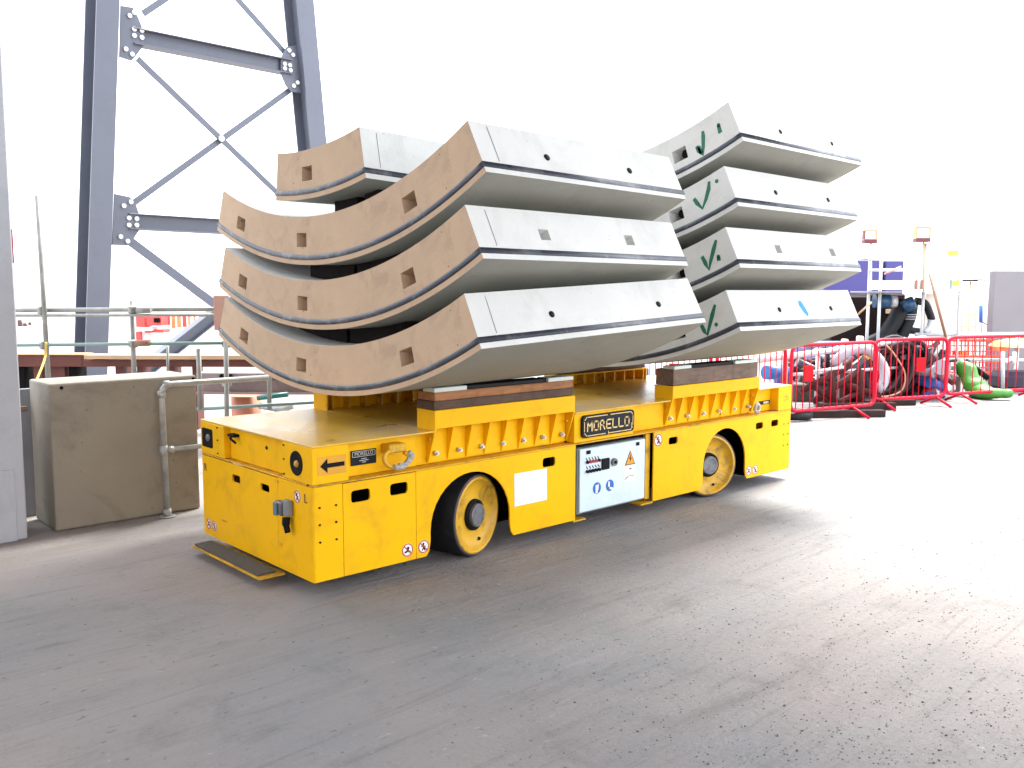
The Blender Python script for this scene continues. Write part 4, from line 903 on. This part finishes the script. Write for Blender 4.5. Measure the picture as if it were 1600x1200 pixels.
# orange mesh fence
mf = thing('mesh_fence', tuple(gz(1500, 18.2)), 'orange and red plastic mesh fence behind the green duct', 'fence')
for j in range(7):
    y = 531+j*8.5; rl(mf, 1425, y, 18.2, 1560, y+1, 18.2, .012 if j % 3 else .03, mat('orange_mesh', (.75, .05, .02), .5, var=.15), 'mesh_strand')
for i in range(24): x = 1428+i*5.7; rl(mf, x, 529, 18.25, x, 600, 18.25, .012, mat('red_mesh', (.6, .01, .015), .5), 'mesh_upright')
for x0, x1, m in ((1440, 1470, 'amber_panel'), (1500, 1512, 'amber_panel'), (1489, 1499, 'red_panel')):
    bm = bmesh.new(); vbox(bm, x0, 548, x1, 563, 18.35, .03); link('mesh_panel', bm, mat(m, (.8, .42, .12) if m[0] == 'a' else (.7, .03, .02), .5, var=.2, scale=9), mf)
# hose coils
HOSE = mat('black_hose', (.022, .018, .020), .6, var=.4, scale=14, bump=.5, bscale=40, spec=.3); RH = random.Random(5)
coils = 'black hose coils behind the barriers'
for k, (px, py, rad, lab) in enumerate(((1390, 585, .50, 'leftmost tall coil of black hose behind the middle barrier'), (1408, 592, .48, 'second coil of black hose, left of the centre of the middle barrier'), (1424, 592, .46, 'third coil of black hose, at the centre of the middle barrier'), (1438, 600, .38, 'small right hand coil of black hose beside the blue valves'))):
    c = gz(px, 14.9+k*.12); bm = bmesh.new()
    for j in range(7):
        r1 = rad*(1-.09*j)+RH.uniform(-.02, .02); off = RH.uniform(-.12, .12); tl = RH.uniform(-.25, .25)
        pts = []
        for q in range(30):
            a = 2*math.pi*q/30; pts.append(Vector((c.x, c.y, rad+.04))+rh*(math.cos(a)*r1*.75+off+.12*math.sin(a))+fh*(tl*math.sin(a)+.05*j)+Vector((0, 0, math.sin(a)*r1)))
        tube(bm, pts, .036, 8, closed=True)
    single('hose_coil', bm, HOSE, lab, 'hose coil', coils)
bm = bmesh.new(); c = gz(1388, 14.4); tube(bm, curve([Vector((c.x, c.y, .95)), c+rh*.14+Vector((0, 0, .8)), c+rh*.32+Vector((0, 0, .5)), c+rh*.28+Vector((0, 0, .22)), c+Vector((0, 0, .12)), c-rh*.12+Vector((0, 0, .2))], 30), .012, 8); single('orange_cable', bm, mat('orange_cable', (.6, .28, .15), .5), 'thin orange cable hanging in a loop in front of the hose coils', 'cable')
# white duct ring
c = gz(1345, 14.0); bm = bmesh.new(); pts = [c+rh*(.42*math.cos(a))+Vector((0, 0, .55+.36*math.sin(a)))+fh*(.1*math.sin(2*a)) for a in [R(-50+i*11) for i in range(20)]]
tube(bm, pts, .078, 14); single('white_duct', bm, mat('white_duct_skin', (.33, .34, .38), .4, var=.08, scale=8, bump=.3), 'curved white plastic duct behind the end of the nearest red barrier', 'duct')
# steel frame scrap, black pipes, boxes
sc1 = thing('rusty_steel_frame', tuple(gz(1300, 14)), 'rusty red brown steel frame lying behind the nearest red barrier', 'steel frame')
for a_ in ((1250, 612, 1330, 570, .05), (1256, 575, 1300, 640, .045), (1300, 575, 1300, 642, .06), (1320, 600, 1375, 620, .05), (1270, 628, 1345, 578, .05), (1345, 578, 1345, 640, .06), (1262, 600, 1330, 638, .04), (1285, 640, 1345, 612, .04)): rl(sc1, a_[0], a_[1], 13.9, a_[2], a_[3], 13.9, a_[4], RUST, 'frame_member')
bm = bmesh.new(); vbox(bm, 1322, 583, 1342, 640, 14.1, .25, ground=True); link('frame_plate', bm, RUST, sc1)
blkp = mat('black_pipe', (.02, .022, .026), .35, var=.2)
for k, (x0, y0, x1, y1, d, r0, lb) in enumerate(((1245, 566, 1300, 592, 14.3, .075, 'black pipe slanting down to the right behind the nearest barrier, upper one'), (1248, 590, 1300, 602, 14.5, .07, 'black pipe lying low behind the nearest barrier'), (1300, 600, 1352, 560, 14.6, .07, 'black pipe slanting up to the right beside the white duct'))):
    bm = bmesh.new(); cyl(bm, hd(x0, y0, d), hd(x1, y1, d), r0, 14); single('black_pipe', bm, blkp, lb, 'pipe', 'black pipes in the scrap pile')
bm = bmesh.new(); cyl(bm, hd(1262, 582, 13.7), hd(1318, 574, 13.7), .022, 8); single('silver_tube', bm, PALE, 'thin silver tube lying across the pile beside the red name plate', 'tube')
bm = bmesh.new(); vbox(bm, 1240, 600, 1300, 640, 14.7, .6, .02, ground=True); single('olive_crate', bm, mat('olive_sheet', (.07, .07, .055), .7, var=.3), 'olive grey crate under the black pipes behind the nearest barrier', 'crate')
bm = bmesh.new(); vbox(bm, 1296, 557, 1335, 575, 15.6, .5, .02); vbox(bm, 1300, 575, 1310, 640, 15.7, .2, ground=True); single('blue_grey_tank', bm, mat('blue_grey_tank', (.13, .18, .24), .3, var=.2), 'blue grey tank on a stand beneath the silver guard rail', 'tank')
bm = bmesh.new(); cyl(bm, hd(1336, 612, 14.2), gz(1336, 14.2)+Vector((0, 0, .01)), .12, 18); single('black_bucket', bm, BLK, 'black bucket standing inside the white duct loop', 'bucket')
bb = thing('blue_drum', tuple(gz(1212, 14)), 'blue plastic drum lying behind the rear end of the deck', 'drum')
bm = bmesh.new(); c0 = hd(1196, 582, 14.2); c1 = hd(1229, 583, 14.4); cyl(bm, c0, c1, .11, 20); link('drum_body', bm, mat('drum_blue', (.01, .12, .36), .35), bb)
bm = bmesh.new(); c2 = c1+(c1-c0).normalized()*.03; cyl(bm, c1+(c1-c0).normalized()*.001, c2, .085, 20); link('drum_cap', bm, mat('cap_white', (.7, .75, .8), .4), bb)
for k, px in enumerate((1232, 1237)):
    pass
bm = bmesh.new(); p = gz(1231, 13.6); box(bm, (p.x-.03, p.y-.03, 0), (p.x+.03, p.y+.03, hd(1231, 552, 13.6).z), .004); single('orange_post', bm, mat('orange_post', (.62, .27, .08), .6), 'orange brown timber post by the rear corner of the deck', 'post')
for k, (px, d, m, lb) in enumerate(((985, 15, 'drum_blue', 'blue sack glimpsed under the segments behind the barriers'), (1005, 15.2, 'drum_blue', 'second blue sack glimpsed under the segments, right of the first'), (1225, 15, 'crate_navy', 'navy blue crate behind the rear deck corner'))):
    bm = bmesh.new(); vbox(bm, px-9, 572, px+9, 600, d, .3, .05, ground=True); single('blue_crate', bm, mat(m, (.02, .04, .2), .5), lb, 'crate')
bm = bmesh.new(); vbox(bm, 962, 575, 974, 600, 14.4, .3, .03, ground=True); single('red_crate', bm, MC['bright_red'], 'red crate glimpsed left of the blue sacks under the segments', 'crate')
# valves: blue and white fittings
for k, (px, py, r0, m, lb) in enumerate(((1443, 580, .10, 'fit_grey', 'grey barrel fitting at the top left of the fittings heap'), (1449, 588, .09, 'fit_blue', 'blue pipe fitting near the top of the fittings heap'), (1455, 600, .08, 'fit_white', 'white fitting in the middle of the fittings heap'),
        (1462, 600, .10, 'fit_blue', 'blue pipe fitting right of centre in the fittings heap'), (1447, 615, .09, 'fit_blue', 'blue pipe fitting lying lowest left in the heap'), (1459, 616, .09, 'fit_blue', 'blue pipe fitting lying lowest in the middle of the heap'), (1471, 582, .13, 'fit_grey', 'large grey barrel on the right of the fittings heap'),
        (1472, 608, .09, 'fit_white', 'white and red fitting at the lower right of the heap'), (1444, 595, .08, 'fit_white', 'white hook shaped fitting beside the red plate'), (1466, 578, .07, 'fit_white', 'white lid at the top of the fittings heap'), (1452, 608, .07, 'fit_red', 'small red fitting low in the heap'))):
    colr = dict(fit_grey=(.22, .22, .25), fit_blue=(.02, .09, .33), fit_white=(.75, .75, .76), fit_red=(.5, .03, .03))[m]
    p = hd(px, py, 15.0+(k % 3)*.15); a_ = Vector((math.sin(k*1.7), math.cos(k*1.7)*.4, math.sin(k*2.3)*.5)).normalized()
    t_ = thing('pipe_fitting', tuple(p), lb, 'pipe fitting', 'heap of pipe fittings')
    bm = bmesh.new(); cyl(bm, p-a_*.15, p+a_*.15, r0*.8, 14); link('fitting_body', bm, mat(m, colr, .4, var=.15), t_)
    for s in (-1, 1): bm = bmesh.new(); cyl(bm, p+a_*.151*s, p+a_*.185*s, r0*1.1, 14); link('flange', bm, MC[m], t_)
# heap support so the fittings rest on something
bm = bmesh.new(); rg2 = random.Random(9)
for i in range(330):
    px = rg2.uniform(1245, 1482); d = rg2.uniform(15.1, 16.4); h = rg2.uniform(.03, .80 if px > 1350 else .62); p = gz(px, d)+Vector((0, 0, h)); a_ = Vector((rg2.uniform(-1, 1), rg2.uniform(-1, 1), rg2.uniform(-.4, .4))).normalized()*rg2.uniform(.1, .3)
    cyl(bm, p-a_, p+a_, rg2.uniform(.02, .06), 7, mi=rg2.choice([0, 0, 1, 1, 2]))
o = single('scrap_heap', bm, [HOSE, RUST, GREYST], 'tangled heap of dark scrap pipes and hoses behind the barriers', 'scrap heap'); o['kind'] = 'stuff'; del o['category']
# green duct
GRN = mat('green_duct_skin', (.05, .22, .02), .38, var=.12, scale=6, bump=.3, bscale=10)
bm = bmesh.new(); D = 15.4
pth = curve([hd(1497, 566, D+.3), hd(1512, 577, D+.2), hd(1524, 598, D), hd(1532, 618, D-.1), hd(1537, 630, D-.3), hd(1560, 631, D-.4), hd(1577, 632, D-.4)], 36)
pth = [Vector((p.x, p.y, max(p.z, .15))) for p in pth]; n_ = len(pth)
rads = [.07+.15*min(1, i/(n_*.3)) if i < n_*.5 else .22-.10*min(1, (i-n_*.5)/(n_*.35)) for i in range(n_)]
rads = [r*(.84+.025*math.sin(i*2.4)) for i, r in enumerate(rads)]
tube(bm, pth, rads, 20)
for v in bm.verts:
    v.co.z = max(v.co.z*(.75 if v.co.z < .5 else 1)+.0, .01)+.008*math.sin(v.co.x*31)*math.sin(v.co.y*27)*(v.co.z > .05)
single('green_duct', bm, GRN, 'bright green flexible duct slumped onto the ground behind the right barrier', 'duct')
bm = bmesh.new(); M = None; cyl(bm, hd(1508, 563, 15.8), hd(1545, 592, 15.6), .05, 8); single('black_hose_arm', bm, BLK, 'black arm slanting over the green duct', 'arm')
bm = bmesh.new(); vbox(bm, 1484, 585, 1502, 620, 15.9, .5, .04, ground=True); single('brown_sack', bm, mat('brown_sack', (.13, .09, .075), .8, var=.2, bump=.4, bscale=12), 'brown sack squeezed left of the green duct', 'sack')
bn = thing('purple_bin_bag', tuple(gz(1590, 16.2)), 'dark purple bag under a white tube frame at the right edge', 'bag')
bm = bmesh.new(); vbox(bm, 1568, 582, 1640, 612, 16.2, .6, .09, ground=True); link('bag_body', bm, mat('purple_plastic', (.015, .009, .035), .45, var=.4, scale=8, bump=.8, bscale=8), bn)
for a_ in ((1567, 550, 1567, 612), (1585, 550, 1585, 575)): bm = bmesh.new(); cyl(bm, hd(a_[0], a_[1], 16.1), hd(a_[2], a_[3], 16.1), .035, 8); link('frame_tube', bm, PALE, bn)
bm = bmesh.new(); tube(bm, curve([hd(1572, 566, 16), hd(1580, 560, 16), hd(1588, 568, 16), hd(1586, 577, 16)], 12), .03, 8); link('white_strap', bm, WHF, bn)
bm = bmesh.new(); p = hd(1592, 541, 16.6); lathe(bm, [(.5, 0), (.42, .08), (.2, .13), (0, .14)], p, (0, 0, 1), 24); single('orange_cover', bm, mat('orange_cover', (.8, .36, .07), .5), 'domed orange yellow cover showing above the right barrier', 'cover')
bm = bmesh.new(); vbox(bm, 1558, 543, 1575, 548, 16.4, .2); single('lid_board', bm, ORF, 'small orange lid beside the domed cover', 'lid')
# ground beams, rubber ring
for x0, x1, y1, d, h, lb in ((1236, 1393, 652, 12.75, .10, 'dark timber beam lying on the ground nearest, under the first barrier'), (1290, 1409, 647, 13.55, .11, 'dark timber beam lying just behind the nearest ground beam'), (1330, 1440, 640, 14.1, .09, 'dark timber beam lying furthest back under the middle barrier')):
    bm = bmesh.new(); A = gz(x0, d); B = gz(x1, d+.15); dd = (B-A); M = Matrix.Translation(A)@Matrix.Rotation(math.atan2(dd.y, dd.x), 4, 'Z'); box(bm, (0, 0, .002), (dd.length, .15, h), .006, M=M); single('ground_beam', bm, mat('wet_timber', (.035, .022, .02), .8, var=.3, scale=6, spec=.15), lb, 'beam', 'dark beams on the ground')
bm = bmesh.new(); c = at(1236, 647, 2, .07); tube(bm, [c+Vector((math.cos(a)*.24, math.sin(a)*.24, 0)) for a in [R(i*15) for i in range(24)]], .06, 10, closed=True); single('rubber_ring', bm, RUB, 'black rubber ring lying on the ground behind the rear corner', 'ring')
bm = bmesh.new(); tube(bm, curve([hd(1345, 562, 14.6), hd(1358, 556, 14.6), hd(1365, 552, 14.6), hd(1372, 560, 14.6)], 10), .05, 8); single('orange_jacket', bm, mat('orange_fabric', (.9, .4, .03), .7), 'orange jacket slung on the guard rail above the white duct', 'jacket')
bm = bmesh.new(); cyl(bm, gz(1351, 14.5)+Vector((0, 0, .80)), gz(1351, 14.5)+Vector((0, 0, .95)), .07, 12); single('orange_float', bm, MC['orange_fabric'], 'small orange float hanging above the white duct', 'float')

# machinery with big black ducts under a scaffold platform
mc = thing('black_pump_unit', tuple(gz(1390, 17)), 'dark machine with thick curved black hoses under the scaffold platform', 'pump unit')
bm = bmesh.new(); vbox(bm, 1300, 462, 1356, 545, 17.9, 1.2, .03); link('machine_body', bm, mat('dark_machine', (.016, .008, .008), .6, var=.3, spec=.15), mc)
bm = bmesh.new(); vbox(bm, 1357, 459, 1412, 533, 17.9, 1.0, .03); link('machine_body', bm, MC['dark_machine'], mc)
bm = bmesh.new(); vbox(bm, 1385, 483, 1401, 490, 17.85, .04, .005); link('warning_panel', bm, mat('cream_panel', (.8, .6, .4), .5), mc)
DK = mat('dark_duct', (.010, .011, .014), .5, var=.25, scale=8, spec=.3)
for pts, r0 in (([(1412, 470), (1404, 490), (1394, 508), (1378, 528), (1352, 540)], .15), ([(1425, 475), (1422, 495), (1414, 515), (1405, 535)], .11), ([(1398, 520), (1388, 535), (1380, 548)], .12),
                ([(1430, 470), (1445, 474), (1452, 488), (1456, 500)], .07), ([(1410, 515), (1430, 517), (1442, 520)], .07), ([(1340, 545), (1380, 541), (1420, 538)], .10)):
    bm = bmesh.new(); tube(bm, curve([hd(x, y, 17.3) for x, y in pts], 20), r0, 14); link('hose', bm, DK, mc)
bm = bmesh.new(); tube(bm, curve([hd(1456, 500, 17.2), hd(1453, 512, 17.2), hd(1444, 519, 17.2)], 8), .07, 10); link('hose_end', bm, PALE, mc)
for k in range(3): bm = bmesh.new(); a = hd(1422-k*1.0, 492+k*3.5, 17.28); cyl(bm, a, a+Vector((0, 0, .014)), .118, 14); link('hose_clamp', bm, PALE, mc)
bm = bmesh.new(); cyl(bm, hd(1366, 470, 17.1), hd(1389, 471, 17.1), .13, 18); link('motor', bm, mat('motor_blue', (.015, .07, .15), .35, var=.2), mc)
bm = bmesh.new(); cyl(bm, hd(1389.5, 471, 17.1), hd(1400, 471, 17.1), .11, 18); link('motor_end', bm, PALE, mc)
bm = bmesh.new(); cyl(bm, hd(1416, 468, 17.05), hd(1424, 484, 17.05), .12, 14); link('valve', bm, MC['motor_blue'], mc)
bm = bmesh.new(); vbox(bm, 1258, 535, 1330, 545, 17, .6, .03); link('base_pipe', bm, mat('steel_blue_pipe', (.2, .25, .33), .3), mc)
for px, py in ((1318, 530), (1342, 525)): bm = bmesh.new(); vbox(bm, px, py, px+8, py+22, 16.6, .15, .02); link('clamp', bm, mat('cream_clamp', (.75, .62, .52), .5), mc)
for x0, y0, x1, y1 in ((1420, 532, 1444, 541),): bm = bmesh.new(); vbox(bm, x0, y0, x1, y1, 16.6, .3, .02); link('valve_block', bm, MC['steel_blue_pipe'], mc)
# purple containers
PUR = mat('violet_container', (.06, .052, .22), .5, var=.08, scale=1)
for x0, y0, x1, y1, d, lb in ((1290, 406, 1354.5, 505, 20, 'violet blue container end just beyond the rear stack of segments'), (1360, 403, 1378, 452, 20.5, 'narrow violet panel behind the scaffold poles'), (1384, 407, 1411, 452, 20.5, 'violet panel right of the scaffold poles')):
    bm = bmesh.new(); vbox(bm, x0, y0, x1, y1, d, 2.0 if x0 < 1300 else .8, .02, ground=True); single('violet_container', bm, PUR, lb, 'container', 'violet containers')
# scaffold platform
sp = thing('scaffold_platform', tuple(gz(1430, 17)), 'pale scaffold platform with white boards above the dark pump unit', 'scaffold')
for px, y0 in ((1357.5, 404), (1375, 404), (1443, 380), (1500, 398)): p = gz(px, 16.9); bm = bmesh.new(); cyl(bm, p, Vector((p.x, p.y, hd(px, y0, 16.9).z)), .03, 8); link('standard', bm, PALE, sp)
for y, x0, x1 in ((422, 1357, 1440), (405, 1357, 1380)): rl(sp, x0, y, 16.85, x1, y, 16.85, .028, PALE, 'ledger')
bm = bmesh.new(); vbox(bm, 1359, 438, 1440, 453, 16.7, .04); link('toe_board', bm, WHF, sp)
bm = bmesh.new(); vbox(bm, 1357, 455, 1502, 457.5, 16.7, .9); link('deck_board', bm, mat('weathered_board', (.3, .29, .28), .7, var=.2), sp)
bm = bmesh.new(); vbox(bm, 1447, 459, 1500, 521, 17.6, .05, ground=False); link('cream_sheet', bm, mat('cream_sheet', (.8, .74, .68), .6), sp)
for px, m in ((1431, 'brown_clip'), (1440, 'brown_clip'), (1485, 'grey_clip')): bm = bmesh.new(); vbox(bm, px, 437, px+2.5, 452, 16.66, .03); link('clip', bm, mat(m, (.3, .14, .1) if m[0] == 'b' else (.2, .3, .28), .5), sp)
bm = bmesh.new(); cyl(bm, hd(1382, 428, 16.6), hd(1408, 417, 16.6), .02, 8); link('handle', bm, mat('pink_bar', (.6, .3, .25), .5), sp)
rl(sp, 1340, 492, 16.5, 1362, 472, 16.5, .018, mat('tan_bar', (.5, .3, .15), .5), 'brace')
bm = bmesh.new(); cyl(bm, hd(1452, 427, 16), hd(1480, 535, 15.8), .026, 8); single('leaning_pole', bm, mat('rusty_pole', (.28, .15, .08), .5, var=.3), 'thin dark pole leaning against the scaffold platform', 'pole')
# floodlights
for k, (x0, y0, x1, y1, ybot, lb) in enumerate(((1351, 359, 1371, 380, 404, 'left of the two white faced floodlights on the scaffold'), (1432, 354, 1454.5, 378, 382, 'right hand white faced floodlight on its orange stem'))):
    fl = thing('floodlight', tuple(hd((x0+x1)/2, y1, 16.8)), lb, 'floodlight', 'floodlights')
    bm = bmesh.new(); vbox(bm, x0, y0, x1, y0+1.2, 16.8, .16); link('top_edge', bm, mat('orange_edge', (.7, .35, .15), .5), fl)
    bm = bmesh.new(); vbox(bm, x0+1, y0+1.4, x1-1, y1-6, 16.82, .10, .005); link('lamp_face', bm, WHF, fl)
    bm = bmesh.new(); vbox(bm, x0, y1-5.6, x1, y1, 16.8, .16, .005); link('lamp_base', bm, mat('maroon_paint', (.16, .03, .03), .5), fl)
    bm = bmesh.new(); vbox(bm, x0, y0+1.4, x0+.8, y1-5.8, 16.8, .12); link('side_edge', bm, MC['maroon_paint'] if k == 0 else MC['orange_edge'], fl)
    bm = bmesh.new(); vbox(bm, x1-.8, y0+1.4, x1, y1-5.8, 16.8, .12); link('side_edge', bm, MC['orange_edge'], fl)
    bm = bmesh.new(); xm = (x0+x1)/2; cyl(bm, hd(xm, y1+.3, 16.85), hd(xm, 455, 16.85), .018, 8); link('stem', bm, MC['orange_edge'] if k else PALE, fl)
# far right odds and ends
lt = thing('ladder_frame', tuple(gz(1515, 19)), 'pale orange ladder frame beside the grey pillar', 'ladder')
LOR = mat('pale_orange', (.85, .6, .35), .5)
for x in (1502, 1524): rl(lt, x, 400 if x < 1510 else 455, 19, x, 600, 19, .018, LOR, 'stile')
for y in (473, 491, 510, 528): rl(lt, 1502, y, 19, 1524, y, 19, .014, LOR, 'rung')
ls = thing('site_lamp', tuple(gz(1516, 19.5)), 'flat dark topped site lamp beside the grey pillar', 'lamp')
bm = bmesh.new(); vbox(bm, 1505, 437, 1528, 439.5, 19.5, .3); link('lamp_base', bm, VOID, ls); bm = bmesh.new(); vbox(bm, 1508, 427, 1527, 436.5, 19.5, .3); link('lamp_glass', bm, mat('pale_cyan', (.6, .8, .85), .3), ls)
p = gz(1516, 19.6); bm = bmesh.new(); cyl(bm, p, Vector((p.x, p.y, hd(1516, 440, 19.6).z)), .02, 8); link('lamp_post', bm, LOR, ls)
ls = thing('site_lamp', tuple(gz(1536, 19.5)), 'smaller flat blue topped site lamp nearest the grey pillar', 'lamp')
bm = bmesh.new(); vbox(bm, 1532, 436.5, 1542, 438.5, 19.5, .3); link('lamp_base', bm, NAVY, ls); bm = bmesh.new(); vbox(bm, 1532, 431, 1541, 436, 19.5, .3); link('lamp_glass', bm, MC['pale_cyan'], ls)
p = gz(1537, 19.6); bm = bmesh.new(); cyl(bm, p, Vector((p.x, p.y, hd(1537, 439, 19.6).z)), .02, 8); link('lamp_post', bm, PALE, ls)
bt = thing('blue_cylinder', tuple(hd(1533, 505, 19)), 'blue cylinder hanging from a wire left of the grey pillar', 'cylinder')
bm = bmesh.new(); cyl(bm, hd(1532.5, 477, 19), hd(1532.5, 504, 19), .036, 12); link('cylinder_body', bm, mat('cyl_blue', (.05, .17, .6), .4), bt)
bm = bmesh.new(); cyl(bm, hd(1534, 503, 19), hd(1556, 514, 18.9), .012, 6); link('wire', bm, BLK, bt)
for x0, y0, x1, y1, lb in ((1482, 391, 1498, 400, 'yellow sign high beside the right scaffold standard'), (1489, 438, 1499, 447, 'orange yellow sign at deck height by the right scaffold standard')):
    bm = bmesh.new(); vbox(bm, x0, y0, x1, y1, 16.8, .03); single('yellow_sign', bm, mat('sign_yellow', (.85, .7, .08), .5), lb, 'sign')
